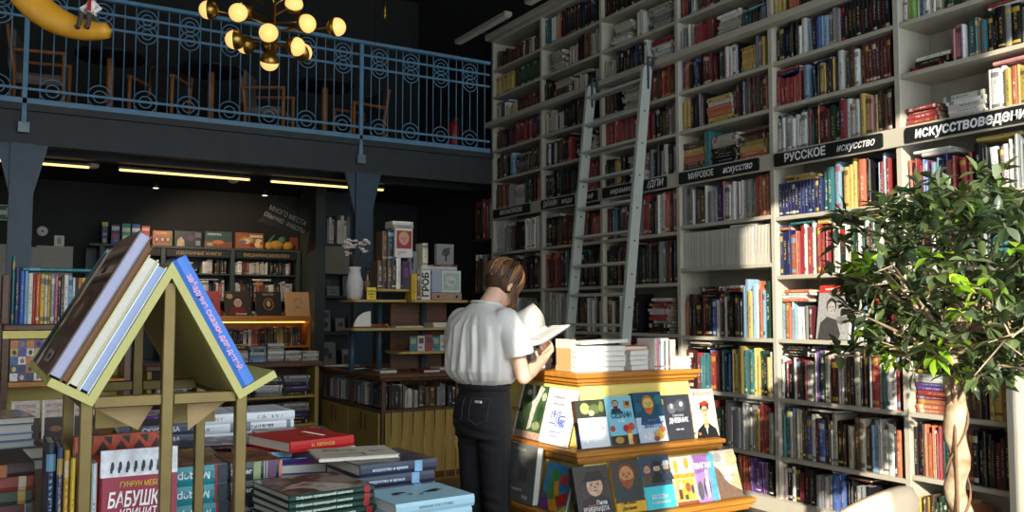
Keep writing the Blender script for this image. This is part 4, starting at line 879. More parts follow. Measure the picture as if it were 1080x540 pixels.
frame_pic(3.46,10.2,1.15,.15,.27,(60,70,90),'dark blue poster card on the middle alcove shelf',[('r',.1,.6,.9,.9,(80,90,120)),('e',.5,.3,.3,.15,(60,50,50))])
frame_pic(3.64,10.15,1.15,.13,.17,(90,60,50),'brown card with two figures on the middle alcove shelf',[('e',.35,.5,.15,.2,(130,90,80)),('e',.65,.5,.15,.2,(60,50,50))])
frame_pic(3.82,10.12,1.15,.13,.18,(160,160,150),'white bordered card on the middle alcove shelf',[('r',.1,.1,.9,.9,(110,110,104)),('e',.5,.5,.2,.25,(60,60,60))])
frame_pic(3.46,10.15,.75,.2,.28,(150,146,132),'pale botanical print on the lower alcove shelf',[('e',.4,.6,.2,.2,(80,90,70)),('e',.65,.4,.15,.15,(120,60,60)),('r',.48,.1,.52,.6,(80,90,60))])
frame_pic(3.72,10.12,.75,.17,.2,(120,110,110),'small dark print with a pale header on the lower alcove shelf',[('r',.05,.7,.95,.95,(180,180,170)),('r',.1,.1,.9,.6,(80,60,56))])

# ------------------------------------------------------------------ low shelf table behind the house stand
lt = thing('low_bookcase','low honey-edged bookcase table with stacked books in front of the back wall','bookcase',(1.5,8.0,0))
MB().box(-.3,1.25,-.03,.5,.885,.93,bev=.008).build('top_board', WALNUT, lt)
for x in (-.28,.45,.50,1.18): MB().box(x,x+.035,.0,.47,.06,.885).build('upright', OLIVE, lt)
for z in (.09,.36,.62): MB().box(-.25,1.19,.0,.45,z-.02,z,bev=.002).build('shelf', OLIVE, lt)
MB().box(-.28,1.21,.45,.47,0,.885).build('back_panel', WALNUT, lt)
for z, n in ((.09,'bottom'),(.36,'middle'),(.62,'upper')):
    for (x0,w,sp,s) in ((1.27,.67,'s50KWSK s48KSWDK','left'),(2.045,.625,'L14K s42SWKWS s42WSKVK','right')):
        k = ('lt'+s,z); SHELVES[k] = '%s board, %s half of low bookcase' % (n,{'left':'inner','right':'outer'}[s]); fill(k,(x0,8.01,z+.0005),(1,0,0),(0,1,0),w,.235,sp)
SHELVES['ltop'] = 'stacks on the low bookcase'
cols = [('L','pale blue paperback stack'),('S','blue striped paperback stack'),('W','cream paperback stack'),('L','light blue paperback stack'),('C','cream paperback stack'),('S','grey paperback stack')]
x = 1.60
random.seed(21)
for i,(n,c) in enumerate(((5,'WLWCW'),(6,'LWLLW'),(5,'WCWWC'),(6,'LLLWD'),(7,'SWCWC'),(4,'CWCW'),(4,'WCWC'))):
    z = .931
    for q in range(n):
        tt = U(.018,.026); add_book(Matrix(((0,0,-1,x+.155),(1,0,0,8.1+U(-.01,.01)),(0,1,0,z),(0,0,0,1))),tt,.15,.2,c[q%len(c)],'ltop','lie'); z += tt+.0008
    x += .165

# ------------------------------------------------------------------ picture book shelf on the left
ls = thing('low_shelf_unit','brown wooden shelf unit with children\'s picture books standing on top','shelf',(.10,5.3,0))
MB().box(0,.62,0,.32,1.285,1.32,bev=.006).build('top_board', WALNUT, ls); MB().box(-.01,.025,-.0,.30,1.32,1.58,bev=.004).build('book_end', WALNUT, ls)
MB().box(0,.62,.28,.32,0,1.285).build('back_panel', YPANEL, ls); MB().box(0,.03,0,.28,0,1.285).box(.59,.62,0,.28,0,1.285).build('side_panel', WALNUT, ls)
for z in (1.02,.72,.40,.08): MB().box(.03,.59,-.02,.28,z-.03,z,bev=.004).build('shelf', OAK, ls)
MB().box(0,.62,-.01,0,1.245,1.285).build('front_trim', YPANEL, ls)
kids = [('T',.012,.36,'tall thin teal'),('N',.022,.30,'dark navy'),('B',.02,.28,'blue'),('L',.014,.28,'pale blue'),('W',.02,.27,'white'),('R',.012,.265,'red'),('O',.018,.265,'orange'),('Y',.02,.265,'yellow'),('W',.012,.26,'thin white'),('Y',.01,.26,'thin yellow'),('S',.02,.265,'grey'),('P',.012,.26,'pink'),('K',.01,.25,'thin black'),('D',.014,.255,'brown'),('W',.02,.265,'broad white'),('L',.016,.26,'light blue'),('W',.012,.25,'slim white'),('G',.01,.25,'dark green'),('O',.016,.25,'orange spotted'),('Y',.018,.25,'bright yellow'),('S',.012,.25,'slim grey'),('R',.012,.25,'crimson'),('C',.02,.25,'cream')]
x = .135
for c,tt,h,l in kids:
    bigbook((x+tt,5.33,1.321),(0,1,0),(0,0,1),.2,h,tt,c,'%s picture book standing on the brown shelf unit' % l,group='picture books on the brown shelf unit'); x += tt+.0022
stack(.38,5.41,1.602,[dict(w=.17,h=.40,t=.018,col='T',label='turquoise speckled book lying across the picture book tops',side=0),],0)
# collage boxes and history books on the boards below
random.seed(9)
mb = None
for k in range(2):
    art = []
    for i in range(5):
        for j in range(5):
            c = random.choice([(96,70,140),(206,180,60),(60,110,160),(230,226,214),(50,60,90),(210,120,50)])
            art.append(('r',i*.2,j*.2,i*.2+.19,j*.2+.19,c)); 
            if (i+j)%2: art.append(('e',i*.2+.1,j*.2+.09,.05,.06,random.choice([(30,30,40),(230,200,90),(200,90,60)])))
    bigbook((.137+k*.2,5.27,1.0245),(1,0,0),(0,.12,.99),.185,.215,.02,(90,90,130),('purple and yellow chequered picture cover at the left end of the shelf unit','chequered picture cover with a white title block on the shelf unit')[k], art+([('r',.3,.2,.98,.6,(226,228,226)),('t','2019',.62,.3,.1,(60,70,120))] if k else []))
for k in range(3):
    bigbook((.15+k*.14,5.235,.7235),(1,0,0),(0,.05,.99),.13,.2,.03,(60,44,40),'%s brown and cream history paperback facing out on the shelf unit' % ('left','middle','right')[k],[('r',0,.55,1,1,(216,200,186)),('t','ИСТОРИЯ',.5,.85,.09,(150,60,60),0,.8),('t','КАРАМЕЛИ',.5,.7,.08,(150,60,60),0,.72),('e',.5,.25,.22,.08,(150,100,70)),('r',.0,.0,.1,1,(230,220,206))],spine=('',.01,(255,255,255),True),group='history paperbacks on the shelf unit')

# ------------------------------------------------------------------ the book tables in front
tb = thing('book_table','long dark wooden table covered with stacks of books','table',(.55,2.75,0))
MB().box(-.95,.68,-1.25,1.35,.76,.80,bev=.008).build('tabletop', WALNUT, tb)
MB().box(-.9,.62,-1.2,1.3,.68,.76).build('apron', WALNUT, tb)
for x in (-.88,.55):
    for y in (-1.18,1.22): MB().box(x,x+.06,y,y+.06,0,.68,bev=.005).build('leg', WALNUT, tb)
Z0 = .8006
def st(cx, cy, ztop, items, rot=0):
    h = sum(i['t']+.0012 for i in items); n = len(items)
    z = max(Z0, ztop-h); 
    return stack(cx, cy, z, items, rot)
def filler(cx, cy, z1, w, h, c, lab, rot=0, t=.03):
    """lower books of a pile, down to the table"""
    n = max(1, int((z1-Z0)/(t+.0012))); tt = (z1-Z0)/n-.0012
    it = [dict(w=w,h=h,t=tt,col=random.choice(c),label='%s, %s from the table' % (lab, ORD[i]),group=lab) for i in range(n)]
    return stack(cx, cy, Z0, it, rot)
def I(n, w, h, t, col, lab, last=None, **k):
    nm = (['top'] if n == 1 else (['upper','lower'] if n == 2 else (['top','middle','bottom'] if n == 3 else ['top','second','third','fourth','fifth','sixth','seventh'][:n])))[::-1]
    out = []
    for i in range(n):
        d = dict(w=w,h=h,t=t,col=col,label='%s, %s one' % (lab, nm[i]) if n > 1 else lab, **k)
        if n > 1: d['group'] = lab
        out.append(d)
    if last: out[-1].update(last)
    return out
random.seed(33)
WH = (226,230,232)
# white catalogues behind the brass frame
zt = filler(.83,3.52,.90,.25,.42,'KWSD','books under the white catalogues',0,.02)
stack(.73,3.50,zt,I(3,.26,.21,.034,WH,'white catalogue in the left pile of the two side by side',last=dict(art=[('t','ВЕСЬ',.5,.6,.05,(150,160,160)),('r',.1,.3,.9,.32,(190,196,196))])),1)
stack(.945,3.50,zt,I(3,.26,.205,.034,WH,'white catalogue in the right pile of the two side by side',last=dict(art=[('t','АРХИТЕКТУРА',.5,.7,.05,(120,130,130),0,.7),('r',.1,.3,.9,.32,(190,196,196)),('r',.1,.2,.7,.22,(190,196,196))])),0)
# art magazines between the white pile and the red book
zt = filler(.95,3.16,.935,.2,.24,'KDWM','books under the art magazines',0,.025)
stack(.95,3.15,zt,[dict(w=.22,h=.3,t=.01,col=(196,190,170),label='pale magazine lying behind the red book',front=ph('mag',[(190,186,170),(90,70,50),(216,206,190),(60,60,70)],12)),dict(w=.2,h=.26,t=.008,col='D',label='brown picture magazine lying on the pale one',front=ph('mag2',[(60,44,34),(120,90,60),(190,170,140)],16),dx=.03,dy=.02)],-6)
stack(.68,3.11,filler(.68,3.11,.93,.20,.24,'KNSD','books under the black portrait magazine',0,.025),[dict(w=.23,h=.28,t=.016,col='K',label='dark magazine with a pale figure behind the coral box set',front=ph('fig',[(40,34,40),(90,60,50),(60,70,110),(200,170,140)],11))],-8)
# red book
zt = filler(.975,2.87,.944,.22,.15,'KWSM','books under the big red book',10,.028)
stack(.915,2.865,max(zt,.9455),[dict(w=.27,h=.235,da=14,t=.034,col=(196,34,34),label='large bright red hardback in the middle of the table',art=[('t','НИКОЛАЙ',.55,.3,.06,(240,225,200)),('t','ЛЯПУНОВ',.45,.3,.07,(250,240,220)),('e',.3,.65,.1,.05,(226,120,40)),('r',.25,.45,.4,.5,(230,140,50)),('r',.7,.5,.73,.9,(226,120,60))],side=0,spine=('Н. ЛЯПУНОВ',.014,(230,180,90),True,.5))],0)
# coral and light blue slipcase
zt = filler(.78,2.87,.905,.15,.15,'KWS','books under the coral slipcase',0,.028)
stack(.785,2.87,zt,[dict(w=.16,h=.155,t=.036,col=(214,92,80),label='coral and pale blue slipcase beside the red book',spine=('',.01,(255,255,255),True,.5,[(0,.42,(150,206,226)),(.42,.5,(60,110,170)),(.92,1.,(110,180,210))]),front=ph('cor',[(150,40,34),(206,80,60),(120,30,30)],8))],-2)
# deep blue book
zt = filler(.83,2.675,.90,.13,.15,'WS','white books under the deep blue book',-10,.02)
stack(.835,2.675,zt,[dict(w=.18,h=.135,t=.03,col=(22,50,150),label='deep blue paperback titled in white in front of the slipcase',side=1,art=[('e',.4,.5,.2,.13,(60,100,190)),('t','К ПОЛЮ ВРЕМЯ',.3,.72,.06,(200,214,240),0,.6),('t','ОБЩЕСТВА',.6,.72,.06,(200,214,240),0,.6)],spine=('ART',.02,(255,255,255),True,.6))],-14)
# navy stack with photo covers and the beige book on top
NV = (38,46,66)
zt = filler(1.02,2.445,.86,.23,.23,'KNS','books under the navy volumes',4,.03)
z = stack(1.02,2.445,zt,I(3,.24,.24,.032,NV,'navy volume with a light blue spine label',spine=('искусство и время',.012,(190,200,214),True,.62,[(.20,.30,(130,170,206))]),last=dict(front=ph('navy',[(30,34,50),(50,54,70),(120,84,70),(36,40,54)],10))),3)
stack(.96,2.50,z,[dict(w=.235,h=.19,t=.010,col=(206,196,174),label='beige softcover with brown headings on the navy volumes',side=1,art=[('t','КОГДА',.25,.8,.07,(110,70,50),0,.8),('t','ДЕЛО ИДЁТ О ЛЮБВИ',.36,.66,.06,(110,70,50),0,.62),('r',.12,.3,.6,.33,(120,90,70)),('r',.57,.1,.6,.33,(120,90,70)),('r',.7,.5,.85,.52,(120,90,70)),('r',.7,.44,.9,.46,(120,90,70)),('r',.7,.38,.8,.4,(120,90,70))])],-10)
# green stack
GV = (22,54,44)
zt = filler(.765,2.285,.845,.22,.22,'KGN','books under the dark green albums',8,.03)
stack(.765,2.285,zt,I(5,.24,.235,.0165,GV,'thin dark green album with gilt spine title',spine=('Собрание произведений живописи',.009,(200,206,190),True,.6,[(.06,.13,'R')]),last=dict(front=ph('green',[(170,150,140),(120,80,56),(196,176,160),(80,52,38),(140,116,100)],7))),8)
# light blue box books
LB = (158,196,208)
zt = filler(1.02,2.19,.835,.2,.22,'KWL','books under the pale blue volumes',2,.03)
stack(1.02,2.19,zt,I(2,.20,.235,.03,LB,'pale blue volume with small black figures',page=(240,240,236),spine=('HERMANN AND OTHERS',.009,(120,140,150),True,.5),last=dict(art=[('p',[(.55,.15),(.6,.3),(.5,.45),(.45,.3)],(30,34,40)),('e',.62,.7,.05,.09,(30,34,40)),('e',.55,.76,.04,.05,(30,34,40)),('e',.55,.25,.06,.06,(40,44,50)),('r',.45,.58,.5,.64,(60,70,80)),('e',.4,.5,.03,.03,(50,60,70))])),4)
# dark thick volumes with sunset end, right of the frame post
DV = (46,48,54)
zt = filler(.655,2.56,.822,.18,.135,'KDS','books under the thick charcoal volumes',2,.03)
z = stack(.662,2.56,zt,I(3,.20,.142,.049,DV,'thick charcoal volume with lime and lilac spine bands',spine=('Sender',.020,(206,214,206),True,.79,[(.42,.56,(150,170,110)),(.34,.36,(190,190,180)),(.29,.31,(190,190,180)),(.12,.28,(106,70,100)),(0,.06,(196,120,100))]),last=dict(front=ph('aut',[(40,30,28),(110,50,30),(150,90,40),(60,44,36),(30,40,50)],12))),2)
# teal volumes seen through the frame
TV = (34,138,146)
zt = filler(.485,2.565,.822,.2,.19,'KDS','books under the teal volumes',2,.03)
z = stack(.484,2.565,zt,I(3,.20,.20,.049,TV,'thick teal volume with upturned white title',spine=('Модернизм',.026,(235,240,240),False,.60,[(.0,.14,(40,46,60)),(.14,.17,'R')]),last=dict(front=ph('body',[(60,40,40),(150,100,80),(90,60,54),(170,120,100)],9))),2)
# back piles seen through the frame
zt = filler(.52,2.86,.92,.2,.2,'KDN','books under the golden picture cover',0,.025)
stack(.52,2.86,zt,[dict(w=.20,h=.24,t=.03,col='D',label='picture book with gold leaves on a brown cover behind the teal volumes',front=ph('gold',[(60,40,30),(150,110,30),(90,50,30),(196,160,50)],16))],-3)
zt = filler(.53,3.30,.93,.2,.22,'KDN','books under the slate volumes',0,.03)
stack(.53,3.30,zt,I(2,.22,.24,.034,(56,64,80),'slate blue volume titled in white capitals',spine=('ИСКУССТВА',.022,(220,224,230),True,.5)),0)
stack(.30,3.2,Z0,I(3,.2,.19,.045,(58,36,34),'dark brown volume behind the red poster book',spine=('НА КОМПАС',.02,(190,180,170),True,.4))+[dict(w=.2,h=.19,t=.03,col='K',label='black volume on the dark brown ones',spine=('ГАЙ МЕТ',.016,(210,206,200),True,.4))],0)
stack(.66,3.80,Z0,[dict(w=.24,h=.24,t=.05,col='K',label='thick black book below the magazines at the far table end'),dict(w=.24,h=.22,t=.045,col='W',label='white thick book at the far table end'),dict(w=.24,h=.22,t=.06,col='S',label='grey thick book at the far table end'),dict(w=.22,h=.22,t=.02,col='V',label='purple magazine on the grey book at the far table end',front=ph('vio',[(120,90,160),(200,190,200),(60,50,70)],12))],3)

# left foreground piles
zt = filler(.02,3.0,.93,.24,.24,'TSD','books under the grey teal files',3,.04)
z = stack(.02,3.0,zt,[dict(w=.26,h=.30,t=.03,col=(96,132,140),label='faded teal file box near the left edge',side=2),dict(w=.26,h=.28,t=.035,col=(90,84,80),label='worn brown-grey file on the teal box',side=2),dict(w=.24,h=.22,t=.018,col=(150,180,200),label='thin pale blue book under the striped ones',side=2),dict(w=.24,h=.2,t=.02,col=(110,140,180),label='blue edged book in the left pile',side=2),dict(w=.24,h=.21,t=.024,col=(170,196,220),label='silver striped book, under the wrapped one',side=2),dict(w=.24,h=.22,t=.02,col=(110,82,60),label='brown book in crinkled wrap on top of the left pile',side=2,front=ph('wrap',[(80,60,44),(150,120,90),(50,40,34),(206,190,170)],22,.15))],8)
zt = filler(.265,2.72,.90,.2,.16,'KSD','books behind the upright picture books',0,.04)
stack(.265,2.72,zt,[dict(w=.2,h=.17,t=.05,col='S',label='grey book under the rounded white one',side=2),dict(w=.22,h=.17,t=.03,col=(206,210,220),label='white wrapped paperback left of the house stand',side=2),dict(w=.22,h=.165,t=.02,col=(190,200,212),label='white paperback with torn wrap',side=2),dict(w=.22,h=.18,t=.025,col=(160,190,212),label='pale blue edged black topped book beside the house stand',side=2,front=ph('blk',[(30,26,26),(70,56,50),(40,36,36)],12))],-2)
z = stack(-.005,2.42,Z0,[dict(w=.24,h=.25,t=.02,col='B',label='blue and white magazine at the bottom of the near left pile'),dict(w=.24,h=.17,t=.032,col='G',label='green edged white book at the near left, lower one',side=2,page=(214,226,236)),dict(w=.22,h=.17,t=.03,col='G',label='green edged white book at the near left, upper one',side=2,page=(214,226,236)),dict(w=.22,h=.16,t=.03,col=(120,130,90),label='olive mosaic patterned box file near the left edge'),dict(w=.24,h=.19,t=.028,col=(86,34,32),label='maroon album with an embossed title near the left edge',spine=('AVANTGARDE',.018,(190,170,160),True,.6)),dict(w=.24,h=.21,t=.03,col=(60,70,54),label='dark green and black album in the left pile'),dict(w=.25,h=.22,t=.032,col=(140,60,46),label='brick red album in the left pile'),dict(w=.25,h=.22,t=.028,col=(70,52,46),label='dark album with a white oval badge on its spine',spine=('',.02,(235,235,235),True,.5,[(.45,.62,(200,206,210)),(.25,.4,(170,100,40))]))],4)
# upright books in the wire holder in front of the stand
def ub(x, y, t_, h, w, col, label, z=Z0, **k): return bigbook((x+t_,y,z+.001),(0,1,0),(0,0,1),w,h,t_,col,label,**k)
ub(.130,2.14,.018,.30,.14,(30,34,54),'dark navy upright book left of the orange one')
ub(.150,2.13,.012,.29,.14,(56,70,110),'slim blue upright book at the left of the row')
ub(.1635,2.12,.010,.285,.14,(200,150,40),'orange and white slim upright book')
ub(.1750,2.10,.008,.27,.055,(214,190,60),'thin yellow upright book beside the orange board')
bigbook((.186,2.16,Z0+.001),(.998,.06,0),(0,.03,1),.19,.305,.02,(214,84,30),'orange book with black triangle border behind the poster book',[('r',0,.86,1,1,(214,84,30))]+[('p',[(i*.2,.86),(i*.2+.1,.96),(i*.2+.2,.86)],(70,30,24)) for i in range(5)]+[('p',[(i*.2+.1,.99),(i*.2+.19,.93),(i*.2+.2,.99)],(40,26,24)) for i in range(5)]+[('r',0,.84,1,.86,(190,60,24))])
ub(.196,2.07,.014,.245,.08,(222,196,120),'cream yellow slim book in front of the orange board')
ub(.212,2.07,.010,.26,.08,(190,206,212),'pale blue slim book beside the poster book')
bigbook((.228,2.06,Z0+.001),(1,.0,0),(0,.04,1),.155,.285,.02,(150,24,52),'crimson poster book titled БАБУШКА! with a white header',
        [('r',0,.80,1,1,(236,238,240))]+[('e',.15+i*.1,.88,.022,.035,(30,34,50)) for i in range(7)]+[('r',.12+i*.1,.83,.15+i*.1,.87,(30,34,50)) for i in range(7)]+[('t','ГУНРУН МЕБС',.5,.74,.042,(226,180,50),.2,.72),('t','БАБУШКА!',.49,.625,.115,(246,240,236),.2,.56),('t','—КРИЧИТ',.42,.52,.075,(246,240,236),.2,.66),('t','ФРИДЕР',.34,.42,.09,(246,240,236),.2,.6),('e',.72,.44,.11,.07,(190,196,200)),('p',[(.5,.1),(.95,.1),(.9,.35),(.72,.4),(.55,.33)],(150,176,190)),('e',.72,.42,.07,.05,(224,190,170))])

# ------------------------------------------------------------------ the house-shaped book stand
hs = thing('house_book_stand','bronze framed house-shaped book stand with pale olive slanted shelves','book stand',(.33,1.90,0))
L_ = .40; W2 = .148; LE = .76; ZC = 1.205; ZA = 1.472; q = .0115
def HP(mb, name, m): return mb.build(name, m, hs)
for yy in (0., L_):
    for x in (-W2, 0, W2): HP(MB().box(x-q,x+q,yy,yy+2*q,.801,(ZC+q if x else ZA-.03),bev=.002), 'post', BRASSP)
    HP(MB().box(-W2+q,-q,yy,yy+2*q,ZC-q,ZC+q,bev=.002), 'cross_bar', BRASSP); HP(MB().box(q,W2-q,yy,yy+2*q,ZC-q,ZC+q,bev=.002), 'cross_bar', BRASSP)
for x in (-W2, W2): HP(MB().box(x-q,x+q,2*q,L_,ZC-q,ZC+q,bev=.002), 'side_rail', BRASSP)
for s in (-1, 1): HP(MB().box(min(s*.03,s*.12),max(s*.03,s*.12),.12,.14,ZC-.06,ZC-.012).box(min(s*.03,s*.12),max(s*.03,s*.12),.12,.30,ZC-.064,ZC-.06), 'inner_tray', BRASSP)
sl = math.atan2(ZA-ZC, W2+.0); LS = math.hypot(ZA-ZC, W2)+.012; tk = .016
for s in (-1, 1):
    d = Vector((s*math.cos(sl), 0, -math.sin(sl))); n = Vector((s*math.sin(sl), 0, math.cos(sl)))
    A = Vector((0,0,ZA+.012))
    def pt(a, b): p = A + d*a + n*b; return (p.x, p.z)
    mb = MB(); mb.prism([(0,ZA+.012-tk/math.cos(sl)),pt(0,0),pt(LS-tk,0),pt(LS-tk,.075),pt(LS,.075),pt(LS,-tk)],(-.012,LE)); HP(mb, 'slanted_shelf', LIME)
# cardboard gussets under the cross bar
KR = mat('kraft_card',(168,140,96),.8)
for s in (-1,1):
    HP(MB().prism([(s*.135,ZC-.012),(s*.02,ZC-.012),(s*.05,ZC-.062)] if s < 0 else [(.045,ZC-.012),(.125,ZC-.012),(.10,ZC-.03),(.047,ZC-.07)],(.035,.037)), 'card_gusset', KR)
# books resting on the slanted shelves
def lean(side, y0, w, L2, t, off, col, label, art=(), lift=.0, front=None, spine=None, page=(236,230,214)):
    """side -1 left slope, +1 right slope; off = distance of the book's underside from the board; the cover faces outwards"""
    s = side; d = Vector((s*math.cos(sl), 0, -math.sin(sl))); n = Vector((s*math.sin(sl), 0, math.cos(sl)))
    base = Vector((.33,1.90,0)) + Vector((0,0,ZA+.012)) + d*(LS-tk-.001-lift) + n*(off+t+.001)
    Y = -d; X = Y.cross(n)                                  # X x Y = n
    if X.y > 0: O = base + Vector((0,y0,0))
    else: O = base + Vector((0,y0+w,0))
    return bigbook(tuple(O), tuple(X), tuple(Y), w, L2, t, col, label, art, front=front, spine=spine, page=page)
brown = ph('brown',[(100,76,62),(128,98,80),(84,62,52),(140,112,94)],18,.4)
lean(-1,-.005,.30,.285,.020,0,(226,232,244),'white and blue hardback lying innermost on the left slope of the house stand',front=ph('wb',[(226,232,244),(120,150,210)],20),page=(176,190,220))
lean(-1,-.008,.30,.29,.022,.0215,(206,190,130),'cream and olive brown hardback, second from the board on the left slope')
lean(-1,-.004,.32,.31,.010,.045,(120,72,36),'thin russet book between the cream one and the big brown one',page=(150,104,60))
lean(-1,-.010,.375,.325,.026,.0565,(84,62,52),'big brown embossed hardback with silver edge on the left slope',
     [('r',.06,.80,.94,.84,(64,48,40)),('r',.06,.86,.94,.90,(150,128,112)),('r',.08,.70,.92,.76,(176,158,144)),('r',.06,.64,.94,.67,(64,48,40)),('r',.08,.24,.92,.62,(104,78,64)),('e',.5,.43,.32,.15,(64,48,42)),('e',.5,.43,.26,.12,(120,88,72)),('e',.5,.43,.1,.06,(170,130,104)),('r',.3,.06,.7,.14,(160,150,140)),('t','ВЕЛИКИЙ',.5,.73,.045,(60,46,40),0,.8),('t','роман',.5,.1,.04,(60,46,40))],front=brown,page=(190,190,214))
lean(-1,.375,.345,.29,.02,0,'W','white book under the flowery cover on the far left slope')
lean(-1,.375,.345,.31,.02,.0215,'S','grey book under the flowery cover, far left slope')
lean(-1,.372,.125,.315,.03,.043,(220,216,200),'cover with a green and yellow leafy drawing on the far left slope',blobs([(60,110,60),(206,180,60),(40,60,50),(170,60,50),(120,150,90),(90,60,120)],26,4))
lean(-1,.50,.08,.325,.03,.043,(206,196,176),'pale sand coloured book beyond the leafy cover')
lean(-1,.583,.065,.32,.03,.043,(130,84,44),'rust brown book beside the teal one at the stand end',blobs([(190,120,60),(60,40,40),(200,190,170)],8,6))
lean(-1,.651,.07,.335,.03,.043,(40,120,136),'teal book at the far end of the left slope',blobs([(30,80,100),(80,160,170)],6,7))
lean(1,-.008,.22,.30,.030,0,(64,120,206),'blue swirled picture book on the right slope of the house stand',front=ph('sky',[(50,110,200),(120,170,226),(40,90,190),(160,190,230)],26),spine=('звёздные сказки для детей',.017,(236,170,190),True,.5))
# ------------------------------------------------------------------ person
def remesh(mb, name, m, voxel, parent=None, smooth=4, fn=None, iters_f=.5):
    o = mb.build(name+'_raw', m); md = o.modifiers.new('r', 'REMESH'); md.mode = 'VOXEL'; md.voxel_size = voxel
    s = o.modifiers.new('s', 'SMOOTH'); s.iterations = smooth; s.factor = iters_f
    dg = bpy.context.evaluated_depsgraph_get(); me = bpy.data.meshes.new_from_object(o.evaluated_get(dg))
    bpy.data.objects.remove(o); me.name = name
    if fn:
        for v in me.vertices: v.co = fn(v.co)
    me.polygons.foreach_set('use_smooth', [True]*len(me.polygons))
    r = bpy.data.objects.new(name, me); COL.objects.link(r); r.parent = parent
    return r
def caps(mb, pts, rs, seg=14):
    """tapered limb with round joints"""
    P = [Vector(p) for p in pts]
    mb.tube(P, rs, seg)
    for p, r in zip(P, rs): mb.sphere(p, r, seg, 8)
def ringloft(mb, rings, seg=28):
    """rings: (cx,cy,z,rx,ry[,rot])"""
    n = len(mb.v)
    for g in rings:
        cx, cy, z, rx, ry = g[:5]; tl = g[5] if len(g) > 5 else 0
        for j in range(seg):
            w = 2*PI*j/seg; c, s_ = math.cos(w), math.sin(w)
            c = math.copysign(abs(c)**.85, c); s_ = math.copysign(abs(s_)**.85, s_)
            mb.v.append((cx+rx*c, cy+ry*s_, z+tl*s_))
    for i in range(len(rings)-1):
        for j in range(seg):
            j2 = (j+1) % seg; mb.face([n+i*seg+j, n+i*seg+j2, n+(i+1)*seg+j2, n+(i+1)*seg+j], sm=True)
    mb.face([n+j for j in range(seg-1,-1,-1)]); mb.face([n+(len(rings)-1)*seg+j for j in range(seg)])
# local frame: +y is the way she faces, +x her right hand side... (x,y,z) -> world by the root's rotation
FA = math.radians(14)                      # facing direction in the room
SKIN = mat('skin', (226,178,150), .5, var=.04, scale=30)
pr_loc = (2.055,3.665,0)
# x = her right, y = forward
SH = 1.36
HAND_R = Vector((.075,.36,1.185)); HAND_L = Vector((-.115,.335,1.20))
body = MB()
# torso and hips (under the clothes)
ringloft(body, [(0,0,.82,.12,.09),(0,-.005,.95,.13,.095),(0,0,1.04,.125,.09),(0,-.005,1.15,.13,.09),(0,-.01,1.27,.155,.1),(0,-.005,1.35,.16,.085),(0,.0,1.395,.10,.06),(0,.01,1.42,.055,.05)])
caps(body, [(0,-.005,1.36),(0,.03,1.425),(0,.075,1.47)], [.058,.048,.05])
# head, bent forward
HC = Vector((.0,.115,1.508))
HM = Matrix.Translation(HC) @ Matrix.Rotation(math.radians(-44),4,'X')       # -y.. nods forward
body.sphere((0,-.012,.022),(.072,.092,.088),20,12,M=None) if False else None
def hp(x,y,z): return HM @ Vector((x,y,z))
def hsph(c, r, seg=16, rings=9): 
    T = HM @ Matrix.Translation(c) @ Matrix.Diagonal((*r,1)); prof = [(max(math.cos(-PI/2+PI*i/rings),1e-3), math.sin(-PI/2+PI*i/rings)) for i in range(rings+1)]; body.lathe(prof, T, seg)
hsph((0,-.012,.022),(.074,.092,.082)); hsph((0,.035,-.035),(.056,.052,.062)); hsph((0,.052,-.078),(.03,.028,.022))
hsph((0,.06,.012),(.05,.03,.035)); hsph((0,.094,-.028),(.011,.014,.016)); hsph((0,.088,-.012),(.008,.012,.026)); hsph((0,.078,-.058),(.02,.01,.006)); hsph((0,.077,-.066),(.017,.01,.006))
for s in (-1,1):
    hsph((s*.074,-.01,-.012),(.009,.018,.03)); hsph((s*.03,.074,-.002),(.016,.012,.011)); hsph((s*.042,.058,-.035),(.024,.02,.024))
# arms: her right arm bends at the elbow, hand under the book
def arm(s, elbow, wrist):
    caps(body, [(s*.155,-.005,1.345),(s*.185,.0,1.26),elbow], [.05,.043,.034])
    mid = Vector(elbow).lerp(Vector(wrist), .35); caps(body, [elbow, mid, wrist], [.034,.035,.0225])
arm(1,(.220,.04,1.085),(.130,.275,1.160)); arm(-1,(-.225,.055,1.10),(-.165,.26,1.170))
def hand(s, wrist, dirv, up):
    """palm and five fingers; up points towards the book held"""
    w = Vector(wrist); d = Vector(dirv).normalized(); u = Vector(up); u = (u - d*u.dot(d)).normalized(); side = d.cross(u)*1.0
    pc = w + d*.045
    for a in (-.026,-.009,.009,.026): caps(body, [w + side*a*.6 + d*.008, w + side*a + d*.078], [.013,.0115], 8)
    root = w + d*.078
    for a, L_ in ((-.028,.052),(-.0095,.066),(.0095,.07),(.028,.06)):
        p0 = root + side*a; p1 = p0 + d*L_*.42 + u*.008; p2 = p1 + d*L_*.26 + u*.020; p3 = p2 + d*L_*.06 + u*.018
        caps(body, [p0,p1,p2,p3], [.0095,.0088,.008,.007], 8)
    t0 = w + d*.02 - side*s*(.024); t1 = w + d*.046 - side*s*.046 + u*.012; t2 = t1 + d*.026 + u*.014 - side*s*.004; t3 = t2 + d*.02 + u*.012
    caps(body, [t0,t1,t2,t3], [.014,.0115,.0095,.008], 8)
hand(1,(.130,.275,1.160),(-.45,.8,.25),(-.5,-.1,.85)); hand(-1,(-.165,.26,1.170),(.4,.85,.3),(.5,-.1,.85))
# legs and feet
for s in (-1,1):
    caps(body, [(s*.070,0,.84),(s*.078,.01,.48),(s*.085,-.01,.09)], [.066,.048,.038])
    caps(body, [(s*.092,-.02,.05),(s*.1,.12,.035)], [.038,.03])
person = remesh(body, 'person', SKIN, .0042, None, 3)
person.location = pr_loc; person.rotation_euler = (0,0,FA-PI/2)
tag(person,'person in a loose white t-shirt and black jeans reading an open book beside the display','person')
PPL = person
